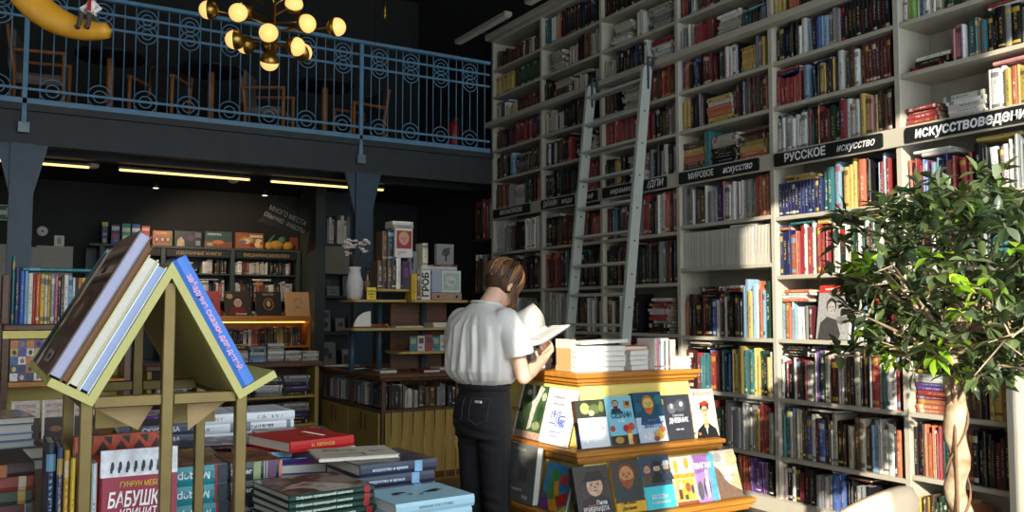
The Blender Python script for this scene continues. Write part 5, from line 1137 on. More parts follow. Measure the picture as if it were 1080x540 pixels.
# eyes closed towards the book, brows, lips as marks on the face
mb = MB()
for s in (-1,1):
    mb.tube([hp(s*.018,.083,-.004),hp(s*.03,.087,-.007),hp(s*.043,.079,-.004)],.0022,5)
    mb.tube([hp(s*.016,.088,.014),hp(s*.03,.089,.019),hp(s*.046,.078,.015)],.0026,5)
mb.build('brows_and_lashes', mat('brow_brown',(70,46,34),.8), PPL)
MB().tube([hp(-.018,.084,-.062),hp(0,.089,-.061),hp(.018,.084,-.062)],.0035,6).build('lips', mat('lip_rose',(180,96,90),.5), PPL)
# t-shirt
sh = MB()
ringloft(sh, [(0,-.005,1.045,.135,.098),(0,-.012,1.07,.165,.118),(0,-.018,1.11,.178,.138),(0,-.02,1.17,.18,.136),(0,-.02,1.25,.182,.128),(0,-.015,1.32,.20,.122),(0,-.01,1.37,.172,.092),(0,-.004,1.405,.105,.068),(0,.008,1.428,.074,.062)], 40)
for s, el in ((1,(.222,.045,1.085)),(-1,(-.232,.06,1.10))):
    a = Vector((s*.148,-.008,1.335)); b = Vector((s*.20,.002,1.26)); c = Vector(el)*.86 + Vector((s*.195,.0,1.25))*.14; c = b.lerp(Vector(el), .42); c.z = b.z - .075
    sh.tube([a,b,c],[.072,.070,.071],20); sh.sphere(a,.072,14,8)
def shirt_fold(p):
    a = math.atan2(p.y+.015, p.x); z = p.z
    k = max(0, min(1, (1.38-z)/.12)) * max(0, min(1, (z-1.03)/.05))
    inside = abs(p.x) < .215
    f = (math.sin(a*15 + math.sin(z*14)*1.1)*.6 + math.sin(a*27+z*9)*.25 + math.sin(a*8-z*20)*.35) * .0115 * k
    r = Vector((math.cos(a), math.sin(a), 0))
    q = p + r*f*(1 if inside else .35)
    n = mnoise.noise(p*9)*.006*k; return q + r*n
shirt = remesh(sh, 'shirt', mat('white_cotton',(226,220,210),.85,var=.02,scale=80,bump=.05), .006, PPL, 2, shirt_fold)
# neckline band and sleeve hems
mb = MB(); pts = [(.079*math.cos(2*PI*i/28), .008+.067*math.sin(2*PI*i/28), 1.423+.012*-math.sin(2*PI*i/28)) for i in range(28)]; mb.tube(pts,.005,7,closed=True); mb.build('neckband', MATS['white_cotton'], shirt)
# jeans
DEN = mat('black_denim',(27,25,27),.85,var=.25,scale=120,bump=.1)
je = MB(); ringloft(je, [(0,-.005,.80,.148,.108),(0,-.012,.88,.152,.115),(0,-.01,.95,.146,.108),(0,0,1.0,.135,.100),(0,.0,1.055,.128,.095)], 32)
for s in (-1,1):
    caps(je, [(s*.070,-.005,.83),(s*.078,.008,.47),(s*.085,-.005,.10)], [.080,.062,.050], 18)
    je.sphere((s*.064,-.055,.88),(.074,.062,.085),14,8)
def je_fold(p):
    k = .004*max(0, 1-abs(p.z-.80)/.12) + .0045*max(0, 1-abs(p.z-.47)/.15) + .005*max(0, 1-abs(p.z-.14)/.1)
    return p + Vector((0,1,0))*(math.sin(p.z*120+p.x*30)*k)
jeans = remesh(je, 'jeans', DEN, .0065, PPL, 3, je_fold)
mb = MB(); pts = [(  .133*math.cos(2*PI*i/36), .0+.099*math.sin(2*PI*i/36)) for i in range(36)]
mb.tube([(x,y,1.035) for x,y in pts],.012,6,closed=True)
mb.v = [(x,y,1.035+(z-1.035)*1.7) for x,y,z in mb.v]; mb.build('waistband', DEN, jeans)
from mathutils.bvhtree import BVHTree
_bv = BVHTree.FromPolygons([v.co[:] for v in jeans.data.vertices], [p.vertices[:] for p in jeans.data.polygons])
def snap(pts, off=.0012, dense=4):
    out = []
    for i in range(len(pts)):
        a, b2 = Vector(pts[i]), Vector(pts[(i+1) % len(pts)])
        for q in range(dense):
            p = a.lerp(b2, q/dense); h = _bv.ray_cast(Vector((p.x,-.4,p.z)), Vector((0,1,0)))
            c = h[0] if h[0] is not None else _bv.find_nearest(p)[0]; out.append(c + Vector((0,-off,0)))
    return out
STI = mat('denim_seam',(62,58,58),.9)
for s in (-1,1):
    mb = MB(); x0 = s*.070
    q = snap([(x0-.046,0,.985),(x0+.046,0,.985),(x0+.046,0,.89),(x0,0,.868),(x0-.046,0,.89)])
    mb.tube(q,.0025,5,closed=True); mb.tube(snap([(x0-.045,0,.972),(x0+.045,0,.972)],.0012,5)[:6],.0018,5); mb.build('back_pocket', STI, jeans)
tg_ = snap([(.065,0,.972),(.085,0,.972)],.0035,1); MB().box(.05,.092,tg_[0].y-.004,tg_[0].y+.004,.966,.977,bev=.001).build('pocket_tag', PAPERW, jeans)
MB().tube([Vector(_bv.find_nearest(Vector((.3,0,z)))[0]) for z in (.99,.92,.86,.78,.7,.6,.5,.4,.3,.2)],.0022,5).build('side_seam', STI, jeans)
for s in (-1,1):
    mb = MB(); caps(mb, [(s*.092,-.045,.052),(s*.098,.06,.045),(s*.104,.15,.038)], [.047,.045,.036], 14); mb.box(s*.1-.05,s*.1+.05,-.09,.18,.002,.03,bev=.012)
    remesh(mb, 'shoe', mat('dark_shoe',(40,36,36),.6), .006, PPL, 3)
# hair: cap plus strands
HAIR = mat('hair', (74,48,28), .38, c2=(140,96,54), scale=22, stretch=(1,1,.25))
random.seed(3)
mb = MB()
def hsp(c, r): 
    T = HM @ Matrix.Translation(c) @ Matrix.Diagonal((*r,1)); mb.lathe([(max(math.cos(-PI/2+PI*i/9),1e-3), math.sin(-PI/2+PI*i/9)) for i in range(10)], T, 18)
hsp((0,-.020,.034),(.080,.095,.084)); hsp((0,-.042,.0),(.060,.050,.058)); hsp((.046,-.02,.005),(.034,.060,.052)); hsp((-.046,-.02,.005),(.034,.060,.052))
hair = remesh(mb, 'hair', mat('hair_base',(70,44,26),.7), .006, PPL, 6)
st_ = MB(); st_.colored = True
tones = [(58,36,20),(78,50,28),(98,64,36),(122,84,48),(150,108,64),(178,134,84)]
for k in range(620):
    az = U(0,2*PI); ca, sa = math.cos(az), math.sin(az)     # ca>0 her right, sa>0 face side
    L0 = .185 + U(-.025,.02)
    if sa > .1: L0 = .20 + U(-.03,.03)
    if sa < -.5: L0 = .185 + U(-.03,.012)
    pts = []; rr = []; n = 9; layer = U(.0,.010); wob = U(-.25,.25); wid = U(.0032,.0062)
    part = U(-.03,.03)
    for i in range(n):
        u = i/(n-1); th = u*L0/.092; a2 = az + wob*math.sin(u*3)*.25; c2, s2 = math.cos(a2), math.sin(a2)
        q = min(th,1.6); x, y, z = math.sin(q)*c2, math.sin(q)*s2, math.cos(q) - max(0,th-1.6)*.98
        R3 = Vector((.083+layer, .098+layer, .087+layer)); p = Vector((x*R3.x+part*(1-u), -.018+y*R3.y, .034+z*R3.z))
        if th > 1.45 and s2 < .1: p.y += (th-1.45)*.035; p.x *= 1-(th-1.45)*.22
        pts.append(HM @ p); rr.append(wid*(1-.8*u**1.6)+.0005)
    if sa > .1:       # falls straight down past the face
        for q in range(1,5):
            pts.append(pts[-1] + Vector((ca*.001,.003*(1.5-q),-.016))); rr.append(wid*.22*(1-q*.2)+.0004)
    l = lin(random.choice(tones)); st_.tube(pts, rr, 5, caps=False, c=l)
def strandmat():
    m, nt, b = nodes('hair_strand'); ca = nt.nodes.new('ShaderNodeAttribute'); ca.attribute_name = 'Col'
    nt.links.new(ca.outputs['Color'], b.inputs['Base Color']); b.inputs['Roughness'].default_value = .36; return m
st_.build('hair_strands', strandmat(), PPL)
# the open book in the hands
Hm = person.matrix_basis if False else Matrix.Translation(pr_loc) @ Matrix.Rotation(FA-PI/2,4,'Z')
t = thing('open_book','open white-paged book held in the hands of the reader','book',M=Hm @ Matrix.Translation((-.02,.375,1.243)) @ Matrix.Rotation(math.radians(24),4,'X') @ Matrix.Rotation(math.radians(-4),4,'Z'))
mb = MB()
for s in (-1,1):
    a = math.radians(14)
    M = Matrix.Rotation(-s*a,4,'Y')
    mb.box(min(0,s*.165),max(0,s*.165),-.115,.115,-.004,-.001,M=M)
mb.build('cover', mat('book_cover_slate',(70,80,110),.5), t)
mb = MB()
for s in (-1,1):
    prof = [(0,0),(s*.03,.018),(s*.08,.02),(s*.155,.030),(s*.158,.040-.002),(s*.155,.042),(s*.08,.034),(s*.03,.032),(0,.012)]
    mb.prism(prof,(-.108,.108))
mb.build('page_block', PAPERW, t)
mb = MB(); # one leaf lifted while turning
N_ = 10
for i in range(N_+1):
    u = i/N_; x = -.02 - .06*u + .035*math.sin(u*2.6); z = .03 + .145*u - .02*u*u
    for y in (-.106,.106): mb.v.append((x,y,z)); 
for i in range(N_): mb.face([2*i,2*i+1,2*i+3,2*i+2], sm=True)
o = mb.build('turning_page', PAPERW, t); md = o.modifiers.new('t','SOLIDIFY'); md.thickness = .0015
mb = MB()
for k in range(9):
    y = .08-k*.018; mb.box(.025,.14,y,y+.005,.0435+0.0,.0438)
mb.v = [(x,y,z-.004) for x,y,z in mb.v]; mb.build('print_lines', mat('print_grey',(150,150,150),.7), t)

# ------------------------------------------------------------------ ficus
pt_ = thing('potted_ficus','ficus tree with a pale gnarled trunk and glossy leaves in front of the bookcase','plant',(3.166,2.005,0))
rs = random.Random(77)
bark = mat('ficus_bark',(140,108,76),.85,c2=(204,184,152),scale=16,bump=.5)
tm = MB(); P_ = []; rr = []
for i in range(26):
    z = .30+i*.036; P_.append((.012*math.sin(i*.9)-.012*(i/25), .01*math.cos(i*1.1), z)); rr.append(.037+.002*math.sin(i*.8)+.0015*math.sin(i*2.3) + (.012 if i < 3 else 0))
tm.tube(P_, rr, 14); trunk = tm.build('trunk', bark, pt_)
vm = MB()
for ph0, rad, col_ in ((0,.056,0),(2.4,.058,1)):
    pts = [(.040*math.cos(ph0+i*.33)-.004, .040*math.sin(ph0+i*.33), .34+i*.0235) for i in range(38)]; vm.tube(pts, [.0038+.0014*math.sin(i) for i in range(38)], 7)
vm.tube([(-.045,-.02,.3),(-.052,-.025,.6),(-.046,-.02,.95),(-.04,-.01,1.2)],[.007,.006,.005,.005],7)
vm.build('aerial_root', mat('root_brown',(120,88,60),.8,bump=.3,scale=40), pt_)
bm_ = MB(); tips = []
CC = Vector((.014,-.012,1.50))
for k in range(30):
    az = rs.uniform(0,2*PI); el = rs.uniform(-.35,1.25); L1 = rs.uniform(.20,.40)
    d = Vector((math.cos(az)*math.cos(el), math.sin(az)*math.cos(el), math.sin(el)))
    a = Vector((rs.uniform(-.03,.03), rs.uniform(-.03,.03), rs.uniform(1.15,1.32))); mid = a + d*L1*.5 + Vector((0,0,.04)); e = a + d*L1*1.25 + Vector((0,0,.05))
    bm_.tube([a,mid,e],[.014,.009,.004],6); 
    for q in range(5):
        u = rs.uniform(.4,1); s0 = a.lerp(e,u); f = s0 + Vector((rs.uniform(-1,1),rs.uniform(-1,1),rs.uniform(-.4,1))).normalized()*rs.uniform(.08,.17)
        bm_.tube([s0,f],[.004,.0018],5); tips.append((s0,f))
bm_.build('branches', bark, pt_)
lf = MB(); lf.colored = True
def leaf(o, d, up, L_, w, col, col2):
    d = d.normalized(); s_ = d.cross(up)
    if s_.length < .1: s_ = d.orthogonal()
    s_.normalize(); n = s_.cross(d).normalized(); k = len(lf.v)
    fold = .22*w; droop = -.18*L_
    for u, ww in ((0,0.06),(.2,.62),(.45,1.),(.72,.78),(.9,.35)):
        c = o + d*(L_*u) + n*(droop*u*u)
        lf.v += [tuple(c + s_*w*.5*ww + n*fold*ww), tuple(c), tuple(c - s_*w*.5*ww + n*fold*ww)]
    lf.v.append(tuple(o + d*L_*1.04 + n*droop*1.05))
    for i in range(4):
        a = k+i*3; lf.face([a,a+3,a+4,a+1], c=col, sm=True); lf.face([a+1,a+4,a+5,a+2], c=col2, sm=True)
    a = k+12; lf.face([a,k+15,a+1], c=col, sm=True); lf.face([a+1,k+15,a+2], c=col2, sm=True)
greens = [(66,82,48),(80,96,56),(92,108,62),(52,68,46),(100,116,74),(88,102,78),(116,128,98)]
fresh = [(140,176,40),(168,196,60),(120,160,44)]
def addleaf(o, d, young):
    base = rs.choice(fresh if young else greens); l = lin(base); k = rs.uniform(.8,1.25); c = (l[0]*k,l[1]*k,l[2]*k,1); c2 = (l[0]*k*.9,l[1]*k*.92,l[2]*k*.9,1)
    leaf(o, d, Vector((rs.uniform(-.5,.5),rs.uniform(-.5,.5),1)), rs.uniform(.056,.088)*(.8 if young else 1), rs.uniform(.026,.037), c, c2)
nl = 0
while nl < 2450:
    # clusters over an irregular crown
    v = Vector((rs.gauss(0,1),rs.gauss(0,1),rs.gauss(0,1))).normalized(); rad = rs.uniform(.45,1)**.45
    lump = 1 + .16*math.sin(v.x*5+1)*math.cos(v.z*6) + .1*math.sin(v.y*9+v.z*4)
    R3 = Vector((.41,.41,.39))*lump*rad
    if v.z < -.3: R3 *= .92
    c = CC + Vector((v.x*R3.x, v.y*R3.y, v.z*R3.z)); young = rad > .85 and rs.random() < .22
    ax = (v + Vector((rs.uniform(-.5,.5),rs.uniform(-.5,.5),rs.uniform(-.3,.7)))).normalized()
    for q in range(rs.randint(4,7)):
        d = (ax*.5 + Vector((rs.gauss(0,1),rs.gauss(0,1),rs.gauss(0,.7)))).normalized(); addleaf(c + d*.006, d, young); nl += 1
for s0, f in tips:
    for q in range(3):
        d = ((f-s0).normalized() + Vector((rs.gauss(0,.7),rs.gauss(0,.7),rs.gauss(0,.6)))).normalized(); addleaf(s0.lerp(f, rs.uniform(.4,1)), d, rs.random() < .12)
def leafmat():
    m, nt, b = nodes('ficus_leaf'); ca = nt.nodes.new('ShaderNodeAttribute'); ca.attribute_name = 'Col'
    nt.links.new(ca.outputs['Color'], b.inputs['Base Color']); b.inputs['Roughness'].default_value = .28
    tr = nt.nodes.new('ShaderNodeBsdfTranslucent'); mx = nt.nodes.new('ShaderNodeMixShader'); mx.inputs[0].default_value = .22
    ml = nt.nodes.new('ShaderNodeMix'); ml.data_type = 'RGBA'; ml.blend_type = 'MULTIPLY'; ml.inputs['Factor'].default_value = 1; ml.inputs['B'].default_value = (1.4,1.35,.5,1)
    nt.links.new(ca.outputs['Color'], ml.inputs['A']); nt.links.new(ml.outputs['Result'], tr.inputs['Color'])
    nt.links.new(b.outputs[0], mx.inputs[1]); nt.links.new(tr.outputs[0], mx.inputs[2]); nt.links.new(mx.outputs[0], nt.nodes['Material Output'].inputs['Surface'])
    return m
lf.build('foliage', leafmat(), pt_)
MB().lathe([(.001,0),(.15,0),(.16,.02),(.19,.30),(.205,.31),(.205,.335),(.185,.335),(.175,.29),(.001,.285)],None,28).build('pot', mat('pot_grey',(96,92,86),.7,bump=.1), pt_)
MB().lathe([(.001,.286),(.172,.286),(.17,.3),(.09,.31),(.001,.315)],None,20).build('soil', mat('soil',(40,28,20),.95,bump=.6,scale=60), pt_)

# ------------------------------------------------------------------ armchair (only its back corner shows)
ch = thing('armchair','cream upholstered chair with a rounded back in front of the ficus','chair',(2.095,1.92,.052),rotz=math.radians(12))
CHM = mat('cream_leather',(236,206,170),.45,var=.04,scale=20,bump=.04)
def pad(name, x0,x1,y0,y1,z0,z1,b,tilt=None):
    mb = MB(); mb.bbox(x0,x1,y0,y1,z0,z1,None,b); o = mb.build(name, CHM, ch); s = o.modifiers.new('b','BEVEL'); s.width = b*.5; s.segments = 3
    o.data.polygons.foreach_set('use_smooth',[True]*len(o.data.polygons)); 
    return o
pad('seat',-.24,.24,-.22,.24,.38,.47,.04)
mb = MB(); N_ = 16
for i in range(N_+1):
    u = i/N_*2-1; x = u*.245; y = -.22 - .06*(1-u*u) ; zt_ = .845 - .05*abs(u)**3 - .012*abs(u)
    th = .055*(1-.25*abs(u)**3)
    for (dy, z) in ((0,.44),(-.03,.55),(-.05,.7),(-.06,zt_-.02),(-.055-th*.3,zt_),(-.055-th*.75,zt_),(-.06-th,zt_-.03),(-.05-th,.7),(-.03-th,.55),(-th,.44)): mb.v.append((x,y+dy,z))
for i in range(N_):
    for j in range(10): mb.face([i*10+j,i*10+(j+1)%10,(i+1)*10+(j+1)%10,(i+1)*10+j], sm=True)
mb.face(list(range(9,-1,-1))); mb.face([N_*10+j for j in range(10)]); mb.build('backrest', CHM, ch)
for x in (-.2,.2):
    for y in (-.2,.2): MB().tube([(x,y,.385),(x*1.12,y*1.12,-.045)],[.018,.011],10).build('leg', OAK, ch)

# ------------------------------------------------------------------ hanging moon with figurine
mo = thing('crescent_moon','ochre yellow crescent moon hanging in front of the mezzanine railing','hanging decoration',(.42,4.32,3.08))
rt = Vector((.857,-.515,0)); R0 = .425
mb = MB(); pts = []; rr = []
for i in range(41):
    u = (i/40)**1.25; a = math.radians(-83 - u*200)
    pts.append(rt*(R0*math.cos(a)) + Vector((0,0,R0*math.sin(a)))); rr.append((.030+.052*math.sin(PI*u)**.8)*min(1,.25+math.sqrt(u/.012))*min(1,.2+math.sqrt((1-u)/.012)))
mb.tube(pts, rr, 20); mb.build('crescent', mat('moon_ochre',(226,160,44),.45,var=.08,scale=6), mo)
MB().tube([rt*(-.42)+Vector((0,0,.07)), rt*(-.2)+Vector((0,0,2.6))],.003,5).build('cord', STEEL, mo)
# figurine sitting on its lower horn
fg = thing('figurine','small figurine in a white shirt and red scarf sitting on the crescent moon','figurine',M=Matrix.Translation((.42-.034,4.32+.022,3.08-.370)) @ Matrix.Rotation(math.atan2(-.515,.857),4,'Z'))
b = MB(); caps(b,[(0,-.0,.0),(0,-.0,.035),(0,-.002,.07)],[.020,.018,.02],10); caps(b,[(0,-.002,.07),(0,-.004,.095)],[.009,.008],8); b.sphere((.004,-.006,.118),(.020,.021,.024),12,8); b.sphere((.012,-.026,.116),(.006,.008,.005),8,5)
for q in (-1,1):
    b.sphere((.004+q*.020,-.004,.118),(.004,.005,.007),8,5)
    caps(b,[(q*.018,0,.066),(q*.042,-.012,.045),(q*.022,-.028,.022)],[.0085,.0075,.006],8); caps(b,[(q*.022,-.028,.022),(q*.012,-.032,.016)],[.006,.005],8)
    caps(b,[(q*.011,-.006,.004),(q*.017,-.058,.004),(q*.021,-.074,-.052)],[.012,.010,.008],8); caps(b,[(q*.021,-.076,-.06),(q*.023,-.094,-.064)],[.009,.008],8)
bo = remesh(b,'body',mat('figure_skin',(214,150,116),.6),.0022,fg,2)
for nm, f, c in (('shirt',lambda p: p.z > .012 and p.z < .088 and not (abs(p.x) < .024 and p.y < -.024 and p.z < .03),(232,230,222)),('trousers',lambda p: p.z <= .012 and p.z > -.056,(70,66,64))):
    me = bo.data.copy(); bmx = bmesh.new(); bmx.from_mesh(me); bmesh.ops.delete(bmx, geom=[v for v in bmx.verts if not f(v.co)], context='VERTS')
    for v in bmx.verts: v.co += v.normal*.0016
    bmx.to_mesh(me); bmx.free(); me.materials.clear(); me.materials.append(mat('figure_'+nm,c,.7)); o = bpy.data.objects.new(nm, me); COL.objects.link(o); o.parent = fg
mb = MB(); mb.tube([(.013*math.cos(2*PI*i/12),-.003+.013*math.sin(2*PI*i/12),.088) for i in range(12)],.006,7,closed=True); mb.prism([(-.006,.088),(.008,.088),(.005,.03),(-.009,.034)],(-.030,-.019)); mb.build('scarf', mat('scarf_red',(180,30,28),.7), fg)
mb = MB(); mb.sphere((.002,.002,.127),(.0225,.021,.021),12,7); mb.tube([(-.01,-.012,.143),(.004,-.022,.146),(.016,-.016,.142)],[.006,.008,.004],6); mb.build('hair', mat('figure_hair',(110,60,30),.7), fg)
for q in (-1,1): pass
MB().sphere((-.004,-.027,.122),.0022,6,4).sphere((.011,-.027,.122),.0022,6,4).build('eyes', BLACK, fg)
for q in (-1,1): MB().sphere((q*.022,-.086,-.064),(.011,.018,.010),9,6).build('shoe', mat('figure_shoe',(50,40,36),.6), fg)

# ------------------------------------------------------------------ chandelier
GLOW = mat('opal_glass_glow',(255,206,120),.35,emit=.95)
cx, cy = 1.5, 5.37
chd = thing('chandelier','brass chandelier with many half brass half glowing globes','chandelier',(cx,cy,3.095))
fwd = Vector((.515,.857,0)); rgt = Vector((.857,-.515,0))
MB().tube([(0,0,-.16),(0,0,2.595)],.013,12).build('rod', BRASS, chd)
MB().lathe([(.001,2.55),(.07,2.55),(.07,2.60),(.001,2.60)]).build('ceiling_rose', BRASS, chd)
# right, up, depth offsets and the way the glass half looks (right, up, towards viewer)
G = [(-.41,.175,.02,(-1,0,.1)),(-.225,.215,.16,(-1,.1,-.3)),(-.175,.10,-.14,(0.1,0,1)),(.10,.235,.1,(.2,.4,.6)),(.145,.155,.18,(.7,-.5,-.4)),(.232,.04,-.12,(.75,0,.6)),(.39,.06,.0,(1,0,.25)),
     (-.205,-.015,.12,(-1,0,0)),(-.19,-.065,-.14,(-1,0,.05)),(-.075,.0,.2,(0,.3,-1)),(.028,-.045,-.2,(.1,.05,1)),(-.02,-.155,.0,(-.2,-1,-.5)),(.15,-.06,.14,(.5,.4,-.6)),(.168,-.10,-.12,(1,-.25,.25)),
     (-.3,.34,.1,(-.6,.5,.5)),(.28,.36,-.05,(.7,.5,.3)),(0,.42,.22,(0,.5,-1)),(.02,.38,-.22,(.2,.4,.9))]
for (r_, u_, d_, g) in G:
    C = rgt*r_ + fwd*d_ + Vector((0,0,u_)); gd = (rgt*g[0] + Vector((0,0,g[1])) - fwd*g[2]).normalized(); r = .059
    z0 = u_*.55; arm_s = Vector((0,0,z0))
    a = MB(); a.tube([arm_s, C],.006,8); ao = a.build('arm', BRASS, chd)
    q = gd.to_track_quat('Z','Y').to_matrix().to_4x4(); M = Matrix.Translation(C) @ q
    n = 9
    prof = [(max(1e-3,r*math.cos(-PI/2*(1-i/n))), r*math.sin(-PI/2*(1-i/n))) for i in range(n+1)] + [(r*1.0,.004)]
    m1 = MB(); m1.lathe(prof, M, 22); m1.build('brass_bowl', BRASS, ao)
    prof = [(r*.965*math.cos(PI/2*i/n)+1e-4, .0045+r*.96*math.sin(PI/2*i/n)) for i in range(n+1)]
    m1 = MB(); m1.lathe(prof, M, 22); m1.build('glass_globe', GLOW, ao)
# small brass pendant further back
t = thing('brass_pendant','slim brass pendant hanging on a cord beyond the chandelier','pendant',(3.3,7.9,4.25))
MB().lathe([(.001,0),(.012,.005),(.022,.05),(.02,.09),(.028,.11),(.012,.16),(.006,.24),(.001,.25)],None,14).build('body', BRASS, t); MB().tube([(0,0,.25),(0,0,1.44)],.003,5).build('cord', BRASS, t); MB().tube([(-.1,.0,-.3),(-.1,.0,1.44)],.004,5).build('side_cord', BRASS, t)

# ------------------------------------------------------------------ mezzanine railing
rl = thing('balcony_railing','pale blue metal railing with ring ornaments along the mezzanine edge','railing',(0,8.28,3.12))
x0, x1 = -2.55, 4.70
def RP(mb, name): return mb.build(name, RAILM, rl)
RP(MB().box(x0,x1,-.028,.028,.975,1.01,bev=.005),'top_rail')
for z in (.865,.735,.125): RP(MB().box(x0,x1,-.008,.008,z-.011,z+.011,bev=.003),'rail')
RP(MB().box(x0,x1,-.02,.02,-.005,.045,bev=.004),'base_rail')
posts = [-2.3,.251,3.21]
for x in posts:
    p = RP(MB().box(x-.02,x+.02,-.02,.02,-.24,.975,bev=.004),'post')
    MB().box(x-.045,x+.045,-.035,-.021,-.25,-.16,bev=.003).build('bracket', mat('bracket_zinc',(120,130,134),.4,.6), p)
def ring(mb, x, z, R_, r=.0055, n=24): mb.tube([(x+R_*math.cos(2*PI*i/n),0,z+R_*math.sin(2*PI*i/n)) for i in range(n)], r, 6, closed=True)
rx = [.454+.366*i for i in range(8)] + [3.407+.349*i for i in range(4)] + [.05-.366*i for i in range(7)]
for x in rx:
    mb = MB(); ring(mb,x,.125,.098); ring(mb,x,.125,.052); RP(mb,'ring_ornament')
    mb = MB(); ring(mb,x,.735,.085); ring(mb,x,.735,.045); RP(mb,'ring_ornament')
    mb = MB(); ring(mb,x,.868,.083); ring(mb,x,.868,.045); RP(mb,'ring_ornament')
    RP(MB().tube([(x,0,.223),(x,0,.650)],.0055,6),'baluster')
    for dx in (-.0915,.0915,.183):
        if all(abs(x+dx-p) > .03 for p in posts) and x+dx < 4.69: RP(MB().tube([(x+dx,0,.045),(x+dx,0,.975)],.0055,6),'baluster')
# furniture on the mezzanine
WOODM = mat('orange_wood',(150,92,48),.5,c2=(176,116,64),stretch=(10,10,1),scale=4)
DKT = mat('dark_table',(30,30,34),.45)
for i,(x,y,l) in enumerate(((.99,9.15,'round dark cafe table on a wooden post behind the moon'),(1.93,9.15,'round dark cafe table on a wooden post behind the left chandelier globes'),(3.13,9.15,'round dark cafe table on a wooden post left of the railing post'))):
    t = thing('cafe_table', l, 'table', (x,y,3.121), group='cafe tables on the mezzanine')
    MB().lathe([(.001,.70),(.30,.70),(.32,.715),(.32,.735),(.001,.735)],None,28).build('tabletop', DKT, t)
    MB().tube([(0,0,.03),(0,0,.70)],.034,14).build('post', WOODM, t); MB().lathe([(.001,0),(.2,0),(.2,.012),(.04,.03),(.001,.03)],None,24).build('base', DKT, t)
def mchair(x, y, rz, l, cushion):
    t = thing('cafe_chair', l, 'chair', (x,y,3.121), rz, group='cafe chairs on the mezzanine')
    for sx in (-.22,.22):
        MB().tube([(sx,-.2,0),(sx,-.2,.64)],.02,8).build('leg', WOODM, t); MB().tube([(sx,.2,0),(sx,.2,.45),(sx,.27,.86)],.02,8).build('leg', WOODM, t)
        MB().box(sx-.025,sx+.025,-.22,.22,.62,.65,bev=.008).build('armrest', WOODM, t)
    MB().box(-.22,.22,-.2,.22,.34,.44,bev=.03).build('cushion', cushion, t); MB().box(-.21,.21,.2,.26,.46,.84,bev=.02).build('backrest', cushion, t)
cu1 = mat('grey_cushion',(128,116,104),.9,scale=30); cu2 = mat('dark_cushion',(46,42,42),.9)
mchair(.42,9.2,math.radians(80),'cafe chair with a grey cushion at the left end behind the railing',cu1)
mchair(1.5,9.5,math.radians(-35),'dark cafe chair angled between the first two cafe tables',cu2)
mchair(2.6,9.4,math.radians(60),'cafe chair with a pale cushion between the chandelier and the third table',cu1)
mchair(3.7,9.6,math.radians(-80),'dark cafe chair in the shadow right of the railing post',cu2)
t = thing('fire_extinguisher','red fire extinguisher standing at the right end of the mezzanine','extinguisher',(4.5,8.75,3.121))
MB().lathe([(.001,0),(.06,0),(.06,.36),(.03,.42),(.001,.42)],None,16).build('cylinder', mat('extinguisher_red',(150,20,18),.35), t); MB().box(-.01,.06,-.012,.012,.4205,.46,bev=.004).build('valve', BLACK, t); MB().tube([(.05,0,.44),(.09,0,.35),(.075,0,.15)],.008,6).build('hose', BLACK, t)
# white partition post in front of the nearest bay
# face-out book on the bookcase
bigbook((4.768,3.995,1.2055),(0,-1,0),(.14,0,.99),.255,.36,.025,(150,150,150),'large book with a grey portrait photograph facing out on the bookcase shelf',
        [('r',0,.86,1,1,(190,60,50)),('t','портрет эпохи',.45,.93,.04,(236,230,226)),('r',0,0,1,.86,(164,164,160)),('p',[(.05,0),(.1,.3),(.3,.42),(.6,.36),(.75,.1),(.7,0)],(70,68,68)),('e',.42,.62,.16,.15,(60,56,54)),('e',.42,.58,.12,.12,(176,168,160)),('e',.38,.6,.02,.008,(40,36,36)),('e',.47,.6,.02,.008,(40,36,36)),('e',.43,.52,.03,.008,(90,70,66)),('r',.62,.3,.95,.42,(120,120,116))])
# end panel of the nearest shelves
P(MB().box(4.60,4.75,2.60,2.64,0,1.30,bev=.004), 'end_panel')

# ------------------------------------------------------------------ put the shelf books into the scene
AX = math.atan(560/930); PT = math.atan(60/930)
FW = Vector((math.sin(AX)*math.cos(PT), math.cos(AX)*math.cos(PT), math.sin(PT))); RT = Vector((math.cos(AX), -math.sin(AX), 0)); UPV = RT.cross(FW)
EYE = Vector((0,0,1.38)); FPX = 928.
def proj(p):
    v = p - EYE; D = v.dot(FW); return (540+FPX*v.dot(RT)/D, 270-FPX*v.dot(UPV)/D, D)
def seen_area(b):
    M = b['M']; a = [proj(M @ Vector((0,y,z))) for y, z in ((0,0),(b['t'],0),(b['t'],b['h']),(0,b['h']))]
    A_ = 0
    for i in range(4): A_ += a[i][0]*a[(i+1)%4][1] - a[(i+1)%4][0]*a[i][1]
    A_ = abs(A_)/2; x = sum(p[0] for p in a)/4; y = sum(p[1] for p in a)/4
    if x < -5 or x > 1083 or y < -8 or y > 545: return 0
    if 545 < x < 742 and y > 392: return 0                       # behind the display stand
    if 475 < x < 560 and y > 300: return 0                       # behind the reader
    if ((x-985)/92)**2 + ((y-285)/100)**2 < 1: return A_*.12      # behind the ficus crown
    if 988 < x < 1030 and y > 380: return 0
    if x < 480 and x > 0 and y > 440: return 0
    if b['shelf'] == 'd' or (isinstance(b['shelf'],tuple) and str(b['shelf'][0]).startswith('b')): 
        if x < 215: return 0
    return A_
for b in BOOKS: b['A'] = seen_area(b)
MAGS = [b for b in BOOKS if b['kind'] == 'magazine']; BK = [b for b in BOOKS if b['kind'] == 'book']
already = sum(1 for o in bpy.data.objects if o.parent is None and o.get('category') == 'book')
NB = max(120, 322 - already)
order = sorted(BK, key=lambda b: -b['A']); chosen = set(id(b) for b in order[:NB] if b['A'] > 0)
print('BOOKS total', len(BK), 'table/display', already, 'individual', len(chosen), 'mags', len(MAGS))
